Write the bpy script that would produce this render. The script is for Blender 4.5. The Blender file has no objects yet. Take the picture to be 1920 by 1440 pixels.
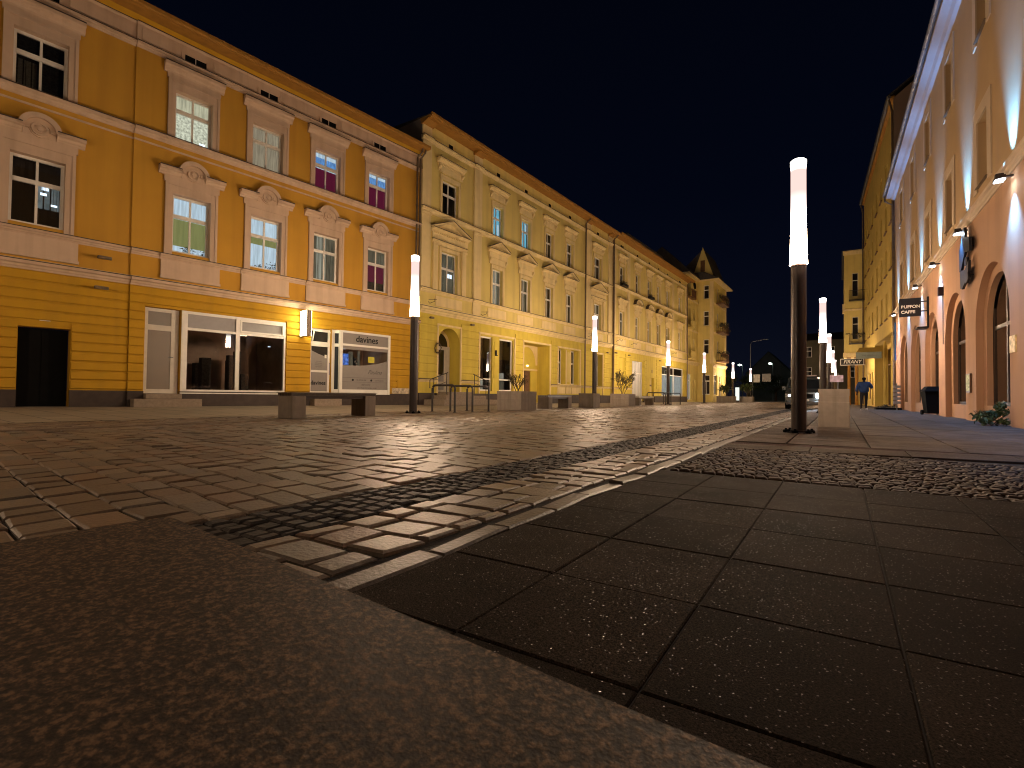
import bpy, math, random
from mathutils import Vector, Matrix
R = math.radians
random.seed(7)
sc = bpy.context.scene
col = sc.collection

# ------------------------------------------------------------------ camera
cam_d = bpy.data.cameras.new("camera"); cam = bpy.data.objects.new("camera", cam_d); col.objects.link(cam)
cam_d.sensor_width = 36.0; cam_d.lens = 930.8 / 1920 * 36.0
cam_d.clip_start = 0.02; cam_d.clip_end = 2000
yaw, pitch, roll = R(33.5), R(1.281), R(0.652)
cam.matrix_world = Matrix.Translation((0, 0, 0.6)) @ Matrix.Rotation(yaw, 4, 'Z') @ Matrix.Rotation(R(90) + pitch, 4, 'X') @ Matrix.Rotation(roll, 4, 'Z')
cam_d.dof.use_dof = True; cam_d.dof.focus_distance = 9.0; cam_d.dof.aperture_fstop = 32.0
sc.camera = cam

# ------------------------------------------------------------------ world: clear night sky
w = bpy.data.worlds.new("World"); sc.world = w; w.use_nodes = True
nt = w.node_tree; nt.nodes.clear()
tc = nt.nodes.new("ShaderNodeTexCoord"); sp = nt.nodes.new("ShaderNodeSeparateXYZ")
rmp = nt.nodes.new("ShaderNodeValToRGB"); bg = nt.nodes.new("ShaderNodeBackground"); wo = nt.nodes.new("ShaderNodeOutputWorld")
nt.links.new(tc.outputs["Generated"], sp.inputs[0]); nt.links.new(sp.outputs["Z"], rmp.inputs[0])
e = rmp.color_ramp.elements
e[0].position = 0.0; e[0].color = (0.0040, 0.0050, 0.0105, 1)
e[1].position = 0.75; e[1].color = (0.0006, 0.0011, 0.0034, 1)
k = e.new(0.16); k.color = (0.0019, 0.0028, 0.0078, 1)
k = e.new(0.36); k.color = (0.0009, 0.0017, 0.0056, 1)
nt.links.new(rmp.outputs[0], bg.inputs[0]); bg.inputs[1].default_value = 1.0; nt.links.new(bg.outputs[0], wo.inputs[0])
sc.view_settings.view_transform = 'Standard'; sc.view_settings.look = 'None'
sc.view_settings.exposure = 0.0; sc.view_settings.gamma = 1.0
sc.cycles.use_denoising = True
sc.cycles.filter_width = 1.1
sc.cycles.sample_clamp_indirect = 4.0
sc.cycles.sample_clamp_direct = 30.0
sc.cycles.max_bounces = 6; sc.cycles.caustics_reflective = False; sc.cycles.caustics_refractive = False
sc.cycles.transparent_max_bounces = 12

LAMP_WARM = (1.0, 0.70, 0.46)
LAMP_GAIN = 430.0

# ------------------------------------------------------------------ materials
MATS = {}
def mat(name, color=(.5, .5, .5), rough=.8, var=.12, scale=6, bump=.0, bscale=60, metal=0, spec=.4, attr=None, dirt=None, detail=6):
    if name in MATS: return MATS[name]
    m = bpy.data.materials.new(name); m.use_nodes = True; n = m.node_tree; b = n.nodes["Principled BSDF"]
    b.inputs["Roughness"].default_value = rough; b.inputs["Metallic"].default_value = metal
    b.inputs["Specular IOR Level"].default_value = spec
    t = n.nodes.new("ShaderNodeTexCoord")
    nz = n.nodes.new("ShaderNodeTexNoise"); nz.inputs["Scale"].default_value = scale; nz.inputs["Detail"].default_value = detail
    n.links.new(t.outputs["Object"], nz.inputs["Vector"])
    mr = n.nodes.new("ShaderNodeMapRange"); mr.inputs["To Min"].default_value = 1 - var; mr.inputs["To Max"].default_value = 1 + var
    mr.inputs["From Min"].default_value = .3; mr.inputs["From Max"].default_value = .7
    n.links.new(nz.outputs["Fac"], mr.inputs["Value"])
    mul = n.nodes.new("ShaderNodeVectorMath"); mul.operation = 'SCALE'
    if attr:
        a = n.nodes.new("ShaderNodeAttribute"); a.attribute_name = attr; n.links.new(a.outputs["Color"], mul.inputs[0])
    else: mul.inputs[0].default_value = color[:3]
    n.links.new(mr.outputs[0], mul.inputs["Scale"])
    last = mul.outputs[0]
    if dirt:
        n2 = n.nodes.new("ShaderNodeTexNoise"); n2.inputs["Scale"].default_value = dirt[1]; n2.inputs["Detail"].default_value = 8
        mp = n.nodes.new("ShaderNodeMapping"); mp.inputs["Scale"].default_value = (2.6, 2.6, .16)
        n.links.new(t.outputs["Object"], mp.inputs[0]); n.links.new(mp.outputs[0], n2.inputs["Vector"])
        r2 = n.nodes.new("ShaderNodeMapRange"); r2.inputs["From Min"].default_value = .46; r2.inputs["From Max"].default_value = .74
        r2.inputs["To Max"].default_value = dirt[2]; n.links.new(n2.outputs["Fac"], r2.inputs["Value"])
        mx = n.nodes.new("ShaderNodeMix"); mx.data_type = 'RGBA'; n.links.new(r2.outputs[0], mx.inputs[0])
        n.links.new(last, mx.inputs[6]); mx.inputs[7].default_value = (*dirt[0], 1); last = mx.outputs[2]
    n.links.new(last, b.inputs["Base Color"])
    if bump:
        n3 = n.nodes.new("ShaderNodeTexNoise"); n3.inputs["Scale"].default_value = bscale; n3.inputs["Detail"].default_value = 4
        n.links.new(t.outputs["Object"], n3.inputs["Vector"])
        bp = n.nodes.new("ShaderNodeBump"); bp.inputs["Strength"].default_value = bump; bp.inputs["Distance"].default_value = .01
        n.links.new(n3.outputs["Fac"], bp.inputs["Height"]); n.links.new(bp.outputs[0], b.inputs["Normal"])
    MATS[name] = m; return m

def emit(name, color, strength=1.0, folds=0.0, fscale=30, noise=0.0):
    if name in MATS: return MATS[name]
    m = bpy.data.materials.new(name); m.use_nodes = True; n = m.node_tree; n.nodes.clear()
    o = n.nodes.new("ShaderNodeOutputMaterial"); em = n.nodes.new("ShaderNodeEmission"); em.inputs[0].default_value = (*color, 1)
    em.inputs[1].default_value = strength; n.links.new(em.outputs[0], o.inputs[0])
    if folds or noise:
        t = n.nodes.new("ShaderNodeTexCoord"); mp = n.nodes.new("ShaderNodeMapping")
        mp.inputs["Scale"].default_value = (1, 1, .08 if folds else 1)
        nz = n.nodes.new("ShaderNodeTexNoise"); nz.inputs["Scale"].default_value = fscale; nz.inputs["Detail"].default_value = 3
        n.links.new(t.outputs["Object"], mp.inputs[0]); n.links.new(mp.outputs[0], nz.inputs["Vector"])
        mr = n.nodes.new("ShaderNodeMapRange"); v = folds or noise
        mr.inputs["From Min"].default_value = .35; mr.inputs["From Max"].default_value = .65
        mr.inputs["To Min"].default_value = strength * (1 - v); mr.inputs["To Max"].default_value = strength * (1 + v * .5)
        n.links.new(nz.outputs["Fac"], mr.inputs["Value"]); n.links.new(mr.outputs[0], em.inputs[1])
    MATS[name] = m; return m

def glass(name, tint=(.8, .85, .85), refl=1.0):
    if name in MATS: return MATS[name]
    m = bpy.data.materials.new(name); m.use_nodes = True; n = m.node_tree; n.nodes.clear()
    o = n.nodes.new("ShaderNodeOutputMaterial"); g = n.nodes.new("ShaderNodeBsdfGlossy"); g.inputs["Roughness"].default_value = .015
    g.inputs[0].default_value = (refl, refl, refl, 1)
    tr = n.nodes.new("ShaderNodeBsdfTransparent"); tr.inputs[0].default_value = (*tint, 1)
    f = n.nodes.new("ShaderNodeFresnel"); f.inputs[0].default_value = 1.72
    mx = n.nodes.new("ShaderNodeMixShader"); n.links.new(f.outputs[0], mx.inputs[0]); n.links.new(tr.outputs[0], mx.inputs[1]); n.links.new(g.outputs[0], mx.inputs[2])
    n.links.new(mx.outputs[0], o.inputs[0]); MATS[name] = m; return m

DIRT = ((.20, .15, .09), 1.6, .35)
M = dict(
 orange=mat("plaster_orange", (.53, .285, .032), .9, .05, 1.2, .25, 90, dirt=((.33, .16, .02), .9, .42)),
 yellow=mat("plaster_deep_yellow", (.48, .265, .009), .85, .07, 2.0, .2, 90, dirt=((.34, .19, .02), 1.2, .4)),
 trim=mat("stucco_trim_rose", (.56, .415, .30), .85, .05, 3, .15, 80, dirt=((.30, .21, .13), 1.5, .4)),
 cream=mat("plaster_cream_yellow", (.68, .55, .18), .9, .05, 1.3, .25, 90, dirt=((.38, .29, .12), 1.0, .4)),
 creamtrim=mat("stucco_trim_cream", (.74, .60, .30), .85, .05, 3, .15, 80, dirt=((.36, .28, .15), 1.4, .35)),
 mustard=mat("plaster_mustard", (.58, .46, .065), .85, .07, 2, .2, 90, dirt=((.36, .27, .05), 1.2, .45)),
 soffit=mat("soffit_brown_orange", (.34, .165, .025), .8, .15, 5, .1, 40),
 gutter=mat("gutter_zinc", (.20, .20, .21), .45, .1, 8, metal=.6),
 rooft=mat("roof_tiles_dark", (.05, .045, .04), .8, .2, 4, .4, 20),
 plinth=mat("plinth_dark_brown", (.045, .032, .026), .7, .2, 6, .2, 60),
 white=mat("window_frame_white", (.72, .70, .64), .4, .04, 6),
 whited=mat("old_frame_white", (.6, .56, .48), .5, .08, 6),
 black=mat("black_paint", (.004, .004, .004), .9, .3, 6, spec=.1),
 dark=mat("dark_interior", (.022, .018, .015), .9, .3, 3),
 shopwall=mat("dim_shop_wall", (.42, .31, .24), .9, .35, 1.5),
 pipe=mat("rain_pipe", (.16, .12, .08), .5, .2, 5, metal=.4),
 steel=mat("lamp_post_paint", (.035, .026, .024), .36, .1, 6, metal=.3, spec=.6),
 granite=mat("granite_grey", (.30, .25, .20), .75, .3, 130, .4, 140, detail=8),
 concrete=mat("planter_concrete", (.22, .185, .15), .8, .1, 8, .25, 90, dirt=((.12, .10, .075), 2.4, .6)),
 stone=mat("step_stone", (.24, .19, .14), .8, .15, 12, .2, 90),
 wood=mat("bench_slat_wood", (.05, .035, .025), .5, .2, 20),
 rail=mat("black_rail_paint", (.012, .010, .010), .35, .1, 6, spec=.6),
 leaf=mat("leaf_green", (.045, .07, .02), .6, .4, 8),
 leafd=mat("leaf_dark", (.05, .045, .018), .6, .4, 8),
 bark=mat("bark", (.07, .05, .03), .9, .3, 12),
 salmon=mat("plaster_salmon", (.50, .29, .165), .9, .05, 1.0, .35, 60, dirt=((.34, .2, .12), .8, .4)),
 tan=mat("plaster_tan", (.46, .31, .16), .9, .05, 1.0, .3, 60, dirt=((.4, .27, .16), .8, .35)),
 tantrim=mat("plaster_tan_trim", (.54, .42, .29), .85, .05, 3, .1, 60),
 ochre=mat("plaster_ochre", (.55, .40, .10), .9, .08, 1.0, .2, 60),
 brown=mat("plaster_brown_gable", (.26, .18, .13), .9, .1, 1.0, .2, 60),
 eavewhite=mat("eave_board_white", (.36, .31, .30), .7, .05, 2),
 asphalt=mat("asphalt_far", (.05, .05, .05), .55, .3, 2, .3, 40),
 signblack=mat("sign_black", (.006, .006, .009), .5, .1, 6),
 film=mat("window_film_grey", (.235, .215, .195), .6, .04, 8),
 filmd=mat("window_film_light_grey", (.30, .29, .29), .6, .04, 8),
 ink=mat("black_lettering", (.008, .008, .008), .6, .05, 6),
 inkgrey=mat("grey_lettering", (.09, .08, .075), .6, .05, 6),
 brownwood=mat("door_brown", (.14, .07, .03), .5, .2, 9),
 ledge_shade=mat("painted_ledge_shade", (.07, .05, .035), .6, .2, 6),  # dark colour standing in for the shade lines above ledges
 curtain=mat("curtain_grey", (.30, .26, .20), .9, .25, 25),
 curtaind=mat("curtain_dark", (.05, .042, .034), .9, .5, 20),
 redblind=mat("blind_dark_red", (.16, .012, .03), .8, .1, 4),
 terracotta=mat("terracotta", (.25, .1, .05), .8),
 soil=mat("soil", (.03, .02, .012), .95, .3, 30, .5, 60),
)
L_WARM = emit("lit_curtain_warm", (.74, .68, .47), .78, folds=.35, fscale=22)
L_WARM2 = emit("lit_net_warm", (.80, .78, .60), .95, noise=.45, fscale=14)
L_DIM = emit("dim_curtain_warm", (.55, .44, .30), .62, folds=.3, fscale=26)
L_ICE = emit("lit_curtain_ice", (.66, .80, .92), .92, folds=.22, fscale=20)
L_BLUE = emit("lit_lace_blue", (.20, .45, .95), .75, folds=.6, fscale=45)
L_CYAN = emit("lit_room_cyan", (.20, .62, .85), .78, folds=.35, fscale=16)
L_OLIVE = emit("backlit_blind_olive", (.36, .36, .13), .68, folds=.12, fscale=14)
L_RED = emit("backlit_blind_red", (.13, .012, .035), .8, folds=.1, fscale=10)
L_GREY = emit("dim_curtain_grey", (.21, .18, .12), .55, folds=.5, fscale=26)
L_GREYB = emit("dim_curtain_pale", (.48, .46, .36), .7, folds=.3, fscale=20)
L_SPOT = emit("ceiling_spot", (.75, .85, 1.0), 2.2)
L_ROOM = emit("lit_room_wall", (.30, .35, .36), .45, noise=.4, fscale=5)
L_SIGN = emit("sign_light_white", (1.0, .96, .78), 9.0)
L_SHOPW = emit("lit_shop_white", (.62, .66, .62), .8, folds=.35, fscale=18)
L_TEAL = emit("lit_shop_teal", (.22, .42, .40), .65, folds=.2, fscale=8)
GL = glass("window_glass"); GLD = glass("shop_glass", (.75, .75, .75), 1.0)

# ------------------------------------------------------------------ mesh helpers
class MB:
    def __init__(s): s.v = []; s.f = []; s.m = []; s.fl = None
    def add(s, vs, fs, m=0):
        o = len(s.v); s.v += [tuple(p) for p in vs]
        for f in fs: s.f.append(tuple(i + o for i in f)); s.m.append(m)
    def box(s, x0, x1, y0, y1, z0, z1, m=0):
        s.add([(x0, y0, z0), (x1, y0, z0), (x1, y1, z0), (x0, y1, z0), (x0, y0, z1), (x1, y0, z1), (x1, y1, z1), (x0, y1, z1)],
              [(0, 3, 2, 1), (4, 5, 6, 7), (0, 1, 5, 4), (1, 2, 6, 5), (2, 3, 7, 6), (3, 0, 4, 7)], m)
    def bbox(s, x0, x1, y0, y1, z0, z1, b=.01, m=0):
        # box with chamfered vertical and top edges
        pts = [(x0 + b, y0), (x1 - b, y0), (x1, y0 + b), (x1, y1 - b), (x1 - b, y1), (x0 + b, y1), (x0, y1 - b), (x0, y0 + b)]
        cx, cy = (x0 + x1) / 2, (y0 + y1) / 2
        def sh(k): return [(px + (b if px < cx else -b) * k, py + (b if py < cy else -b) * k) for px, py in pts]
        ring = [[(px, py, z0) for px, py in pts], [(px, py, z1 - b) for px, py in pts], [(px, py, z1) for px, py in sh(1)]]
        vs = ring[0] + ring[1] + ring[2]; fs = [tuple(range(7, -1, -1)), tuple(range(16, 24))]
        for r in (0, 8):
            for i in range(8): j = (i + 1) % 8; fs.append((r + i, r + j, r + 8 + j, r + 8 + i))
        s.add(vs, fs, m)
    def quad(s, a, b, c, d, m=0): s.add([a, b, c, d], [(0, 1, 2, 3)], m)
    def prism(s, pts, y0, y1, m=0):      # polygon in xz extruded along y
        n = len(pts); vs = [(x, y0, z) for x, z in pts] + [(x, y1, z) for x, z in pts]
        fs = [tuple(range(n)), tuple(range(2 * n - 1, n - 1, -1))] + [(i, i + n, (i + 1) % n + n, (i + 1) % n) for i in range(n)]
        s.add(vs, fs, m)
    def prof(s, pts, x0, x1, m=0):       # polygon in yz extruded along x
        n = len(pts); vs = [(x0, y, z) for y, z in pts] + [(x1, y, z) for y, z in pts]
        fs = [tuple(range(n)), tuple(range(2 * n - 1, n - 1, -1))] + [(i, i + n, (i + 1) % n + n, (i + 1) % n) for i in range(n)]
        s.add(vs, fs, m)
    def mould(s, x0, x1, z0, z1, p, y=0, m=0, b=.02):
        h = z1 - z0
        s.prof([(y + b, z0), (y - p * .22, z0), (y - p * .3, z0 + h * .18), (y - p * .5, z0 + h * .3), (y - p * .62, z0 + h * .52), (y - p * .95, z0 + h * .6), (y - p, z0 + h * .66), (y - p, z0 + h * .93), (y - p * .9, z1), (y + b, z1)], x0, x1, m)
        if s.fl is not None: s.prof([(y + b - .002, z1 + .002), (y - p - .012, z1 - .012), (y - p - .012, z1 + .012), (y + b - .002, z1 + .03)], x0, x1, s.fl)  # thin dark strip along the top: painted shade above the moulding
    def tube(s, pts, r, seg=10, m=0, cap=True):
        pts = [Vector(p) for p in pts]; rs = r if isinstance(r, (list, tuple)) else [r] * len(pts); o = len(s.v); vs = []; up = Vector((0, 0, 1))
        for i, p in enumerate(pts):
            d = (pts[min(i + 1, len(pts) - 1)] - pts[max(i - 1, 0)]).normalized()
            a = d.cross(up if abs(d.z) < .95 else Vector((1, 0, 0))).normalized(); b = d.cross(a)
            for k in range(seg):
                t = 2 * math.pi * k / seg; vs.append(p + (a * math.cos(t) + b * math.sin(t)) * rs[i])
        fs = []
        for i in range(len(pts) - 1):
            for k in range(seg): j = (k + 1) % seg; fs.append((i * seg + k, i * seg + j, (i + 1) * seg + j, (i + 1) * seg + k))
        if cap: fs.append(tuple(range(seg - 1, -1, -1))); fs.append(tuple(range((len(pts) - 1) * seg, len(pts) * seg)))
        s.add(vs, fs, m)
    def lathe(s, prof, c=(0, 0, 0), seg=24, m=0, ms=None):
        n = len(prof); vs = []
        for r, z in prof:
            for k in range(seg): t = 2 * math.pi * k / seg; vs.append((c[0] + r * math.cos(t), c[1] + r * math.sin(t), c[2] + z))
        o = len(s.v); s.v += vs
        for i in range(n - 1):
            for k in range(seg):
                j = (k + 1) % seg; s.f.append((o + i * seg + k, o + i * seg + j, o + (i + 1) * seg + j, o + (i + 1) * seg + k)); s.m.append(ms[i] if ms else m)
        s.f.append(tuple(o + q for q in range(seg - 1, -1, -1))); s.m.append(ms[0] if ms else m)
        s.f.append(tuple(o + q for q in range((n - 1) * seg, n * seg))); s.m.append(ms[-1] if ms else m)
    def build(s, name, mats, parent=None, smooth=False, loc=None, rz=0):
        me = bpy.data.meshes.new(name); me.from_pydata(s.v, [], s.f)
        if not isinstance(mats, (list, tuple)): mats = [mats]
        for m in mats: me.materials.append(m)
        me.polygons.foreach_set("material_index", s.m)
        if smooth: me.polygons.foreach_set("use_smooth", [True] * len(s.f))
        me.update(); o = bpy.data.objects.new(name, me); col.objects.link(o)
        if parent: o.parent = parent
        if loc: o.location = loc
        if rz: o.rotation_euler.z = rz
        return o

def tag(o, label=None, cat=None, group=None, kind=None):
    if label: o["label"] = label
    if cat: o["category"] = cat
    if group: o["group"] = group
    if kind: o["kind"] = kind
    return o
def empty(name, loc, rz=0, label=None, cat=None, group=None):
    o = bpy.data.objects.new(name, None); col.objects.link(o); o.location = loc; o.rotation_euler.z = rz; o.empty_display_size = .3
    return tag(o, label, cat, group)
KIDS = {}
def copy_tree(o, parent=None):
    c = o.copy(); col.objects.link(c)
    if parent: c.parent = parent
    for ch in [q for q in list(col.objects) if q.parent == o]: copy_tree(ch, c)
    return c
def text(name, body, size, m, parent, loc, rot=(R(90), 0, 0), ext=.004, align='CENTER', sx=1.0, shear=0, offset=0):
    cu = bpy.data.curves.new(name, 'FONT'); cu.body = body; cu.size = size; cu.extrude = ext; cu.align_x = align; cu.align_y = 'CENTER'; cu.shear = shear; cu.offset = offset
    t = bpy.data.objects.new(name, cu); col.objects.link(t)
    dg = bpy.context.evaluated_depsgraph_get(); me = bpy.data.meshes.new_from_object(t.evaluated_get(dg)); bpy.data.objects.remove(t)
    me.materials.clear(); me.materials.append(m)
    o = bpy.data.objects.new(name, me); col.objects.link(o); o.parent = parent; o.location = loc; o.rotation_euler = rot; o.scale = (sx, 1, 1)
    return o

# wall sheet at y with rectangular and arched openings; hole = (x0,x1,z0,z1,kind,depth)
def wall(mb, x0, x1, z0, z1, holes, y=0, m=0, rm=None, seg=20):
    rm = m if rm is None else rm
    xs = sorted({x0, x1, *[min(max(h[0], x0), x1) for h in holes], *[min(max(h[1], x0), x1) for h in holes]})
    zs = sorted({z0, z1, *[min(max(h[2], z0), z1) for h in holes], *[min(max(h[3], z0), z1) for h in holes]})
    for i in range(len(xs) - 1):
        for j in range(len(zs) - 1):
            cx, cz = (xs[i] + xs[i + 1]) / 2, (zs[j] + zs[j + 1]) / 2
            if any(h[0] < cx < h[1] and h[2] < cz < h[3] for h in holes): continue
            mb.quad((xs[i], y, zs[j]), (xs[i + 1], y, zs[j]), (xs[i + 1], y, zs[j + 1]), (xs[i], y, zs[j + 1]), m)
    for h in holes:
        a, b, c, d = h[:4]; kind = h[4] if len(h) > 4 else 'r'; dep = h[5] if len(h) > 5 else .2; Y = y + dep
        if kind == 'r':
            mb.quad((a, y, c), (a, Y, c), (a, Y, d), (a, y, d), rm); mb.quad((b, Y, c), (b, y, c), (b, y, d), (b, Y, d), rm)
            mb.quad((a, Y, d), (b, Y, d), (b, y, d), (a, y, d), rm); mb.quad((a, y, c), (b, y, c), (b, Y, c), (a, Y, c), rm)
        else:
            rr = (b - a) / 2; rz = h[6] if len(h) > 6 else rr; sp = d - rz; cx = (a + b) / 2
            mb.quad((a, y, c), (a, Y, c), (a, Y, sp), (a, y, sp), rm); mb.quad((b, Y, c), (b, y, c), (b, y, sp), (b, Y, sp), rm)
            mb.quad((a, y, c), (b, y, c), (b, Y, c), (a, Y, c), rm)
            arc = [(cx - rr * math.cos(math.pi * k / seg), sp + rz * math.sin(math.pi * k / seg)) for k in range(seg + 1)]
            for k in range(seg):
                (xa, za), (xb, zb) = arc[k], arc[k + 1]
                mb.quad((xa, y, za), (xa, Y, za), (xb, Y, zb), (xb, y, zb), rm)
                mb.quad((xa, y, za), (xb, y, zb), (xb, y, d), (xa, y, d), m)

def cut(x0, x1, holes):
    out = [(x0, x1)]
    for a, b in holes:
        nx = []
        for p, q in out:
            if b <= p or a >= q: nx.append((p, q)); continue
            if a > p: nx.append((p, a))
            if b < q: nx.append((b, q))
        out = nx
    return [(p, q) for p, q in out if q - p > .04]
def rustic(mb, x0, x1, zl, holes, y=0, d=.035, gap=.03, m=0):
    for i in range(len(zl) - 1):
        za, zb = zl[i] + gap / 2, zl[i + 1] - gap / 2
        hs = [(h[0] - h[4], h[1] + h[4]) for h in holes if h[2] < zb - .02 and h[3] + h[4] > za + .02]
        for p, q in cut(x0, x1, hs):
            mb.prof([(y + .01, za), (y - d * .5, za), (y - d, za + .02), (y - d, zb - .02), (y - d * .5, zb), (y + .01, zb)], p, q, m)

def win(bld, x0, x1, z0, z1, y=0, dep=.14, fm=None, transom=.64, mull=1, fw=.055, panels=None, gl=None, label=None, back=.1, name="window", tw=.07):
    """a window part: frame mesh > pane, curtain. panels = [(u0,u1,v0,v1,material)] on the plane behind the glass"""
    fm = fm or M['white']; Y = y + dep; mb = MB(); t = .06
    mb.box(x0, x0 + fw, Y, Y + t, z0, z1); mb.box(x1 - fw, x1, Y, Y + t, z0, z1)
    mb.box(x0 + fw, x1 - fw, Y, Y + t, z0, z0 + fw); mb.box(x0 + fw, x1 - fw, Y, Y + t, z1 - fw, z1)
    zt = z0 + (z1 - z0) * transom if transom else None
    if zt: mb.box(x0 + fw, x1 - fw, Y - .015, Y + t - .01, zt - tw / 2, zt + tw / 2)
    for k in range(mull):
        xc = x0 + (x1 - x0) * (k + 1) / (mull + 1); wv = fw * .38
        segs = [(z0 + fw, zt - tw / 2), (zt + tw / 2, z1 - fw)] if zt else [(z0 + fw, z1 - fw)]
        for za, zb in segs: mb.box(xc - wv, xc + wv, Y + .004, Y + t - .014, za, zb)
    f = mb.build(name, fm, bld)
    if label: f["label"] = label
    p = MB(); p.quad((x0 + fw * .5, Y + .03, z0 + fw * .5), (x1 - fw * .5, Y + .03, z0 + fw * .5), (x1 - fw * .5, Y + .03, z1 - fw * .5), (x0 + fw * .5, Y + .03, z1 - fw * .5)); p.build("pane", gl or GL, f)
    c = MB(); ms = []; yb = Y + t + back
    panels = panels or [(0, 1, 0, 1, M['curtaind'])]
    for i, (u0, u1, v0, v1, mm) in enumerate([(-.05, 1.05, -.05, 1.05, M['dark'])] + list(panels)):
        if mm not in ms: ms.append(mm)
        yy = yb + (.03 if i == 0 else -.004 * i); X0 = x0 + (x1 - x0) * u0; X1 = x0 + (x1 - x0) * u1; Z0 = z0 + (z1 - z0) * v0; Z1 = z0 + (z1 - z0) * v1
        n = 14 if i else 1
        for k in range(n):      # gathered cloth: shallow folds
            xa, xb = X0 + (X1 - X0) * k / n, X0 + (X1 - X0) * (k + 1) / n; d0 = .012 * (k % 2) * (i > 0); d1 = .012 * ((k + 1) % 2) * (i > 0)
            c.quad((xa, yy - d0, Z0), (xb, yy - d1, Z0), (xb, yy - d1, Z1), (xa, yy - d0, Z1), ms.index(mm))
    c.box(x0 - .02, x1 + .02, yb + .035, yb + .05, z0 - .02, z1 + .02, 0)
    # room side cheeks so nothing shines through
    c.quad((x0, Y, z0), (x0, yb + .04, z0), (x0, yb + .04, z1), (x0, Y, z1), 0); c.quad((x1, yb + .04, z0), (x1, Y, z0), (x1, Y, z1), (x1, yb + .04, z1), 0)
    c.build("curtain", ms, f)
    return f

def sill_plants(f, x0, x1, z, y, n, seed, mt=None):
    rnd = random.Random(seed); mb = MB()
    for k in range(n):
        cx = x0 + (x1 - x0) * rnd.random(); hh = rnd.uniform(.12, .3)
        for q in range(26):
            px = cx + rnd.gauss(0, .07); pz = z + rnd.random() * hh; a = rnd.random() * 6.28; r_ = rnd.uniform(.015, .035)
            mb.quad((px, y + rnd.uniform(0, .015), pz), (px + r_ * math.cos(a), y + .004, pz + r_ * math.sin(a)), (px + r_ * math.cos(a + .6) * 1.6, y + .006, pz + r_ * math.sin(a + .6) * 1.6), (px + r_ * math.cos(a + 1.3), y + .002, pz + r_ * math.sin(a + 1.3)))
        mb.tube([(cx, y + .01, z), (cx, y + .01, z + hh * .6)], .006, 5)
    return mb.build("sill_plant", mt or M['leafd'], f)

def surround(f, x0, x1, z0, z1, wd, p, m, top=0, y=0):
    mb = MB(); mb.fl = 1
    t = wd
    mb.box(x0 - t, x0, y - p, y + .01, z0, z1 + t + top); mb.box(x1, x1 + t, y - p, y + .01, z0, z1 + t + top); mb.box(x0, x1, y - p, y + .01, z1, z1 + t + top)
    q = t * .35
    mb.box(x0 - t - .002, x0 - t + q, y - p - .02, y - p + .003, z0, z1 + t + top + .002); mb.box(x1 + t - q, x1 + t + .002, y - p - .02, y - p + .003, z0, z1 + t + top + .002)
    mb.box(x0 - t + q, x1 + t - q, y - p - .02, y - p + .003, z1 + t + top - q, z1 + t + top + .002)
    return mb, f

# ------------------------------------------------------------------ ground
def stone_field(regions, seed):
    """setts as real chamfered blocks: regions = list of (x0,x1,t0,t1,across,along,joint,tint list,shear,top z,bottom depth)"""
    rnd = random.Random(seed); V = []; F = []; C = []
    for (x0, x1, t0, t1, ac, al, jt, tints, shear, zt, dp) in regions:
        t = t0
        while t < t1:
            far = max(0, t - 14) / 30; h = al * rnd.uniform(.85, 1.15) * (1 + min(far, .0)); x = x0 - rnd.random() * ac * .6; first = True
            while x < x1 - .03:
                wd = ac * rnd.uniform(.72, 1.3); xa = max(x, x0); xb = min(x + wd, x1)
                if x1 - xb < ac * .35: xb = x1
                x = x + wd if xb < x1 else x1
                if xb - xa < .05: continue
                j = jt * rnd.uniform(.6, 1.5) / 2; q = lambda: rnd.uniform(-.3, .3) * jt
                dz = rnd.gauss(0, .0026); tx = rnd.gauss(0, .0024); ty = rnd.gauss(0, .0024)
                P = [(xa + j + q(), t + j + q()), (xb - j + q(), t + j + q()), (xb - j + q(), t + h - j + q()), (xa + j + q(), t + h - j + q())]
                S = [(px, py + shear * px) for px, py in P]; cx = (xa + xb) / 2; cy = t + h / 2 + shear * cx; o = len(V)
                zz = lambda px, py: zt + dz + tx * (px - cx) / .1 + ty * (py - cy) / .1
                ins = .012
                V += [(px, py, zt - dp) for px, py in S]
                V += [(px, py, zz(px, py) - .009) for px, py in S]
                T = [(px + (ins if px < cx else -ins), py + (ins if py < cy else -ins)) for px, py in S]
                V += [(px, py, zz(px, py)) for px, py in T]
                F += [(o + 8, o + 9, o + 10, o + 11)]
                for r_ in (0, 4):
                    for k in range(4): kk = (k + 1) % 4; F.append((o + r_ + k, o + r_ + kk, o + r_ + 4 + kk, o + r_ + 4 + k))
                b = rnd.choice(tints); v = rnd.uniform(.82, 1.18); C += [(b[0] * v, b[1] * v, b[2] * v, 1)] * 12
            t += h
    return V, F, C
def field_obj(name, fields, material, bed=None, smooth=False):
    V, F, C = fields
    me = bpy.data.meshes.new(name); me.from_pydata(V, [], F); me.materials.append(material)
    ca = me.color_attributes.new("tint", 'FLOAT_COLOR', 'POINT'); ca.data.foreach_set("color", [c for q in C for c in q]); me.update()
    o = bpy.data.objects.new(name, me); col.objects.link(o); o["kind"] = "structure"; return o
GT = [(.165, .127, .092), (.185, .150, .112), (.13, .102, .076), (.175, .120, .083), (.145, .126, .102)]
m_sett = mat("granite_sett", (.2, .2, .2), .46, .22, 70, .45, 45, attr="tint", spec=.45, detail=8)
m_black = mat("basalt_sett", (.05, .05, .05), .62, .25, 60, .6, 40, attr="tint", spec=.28)
field_obj("road", stone_field([(-9.86, -2.47, -7.5, 100, .30, .205, .010, GT, -.10, 0, .05), (-1.96, -1.42, -1.5, 100, .24, .215, .017, GT, .05, 0, .05)], 3), m_sett)
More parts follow.
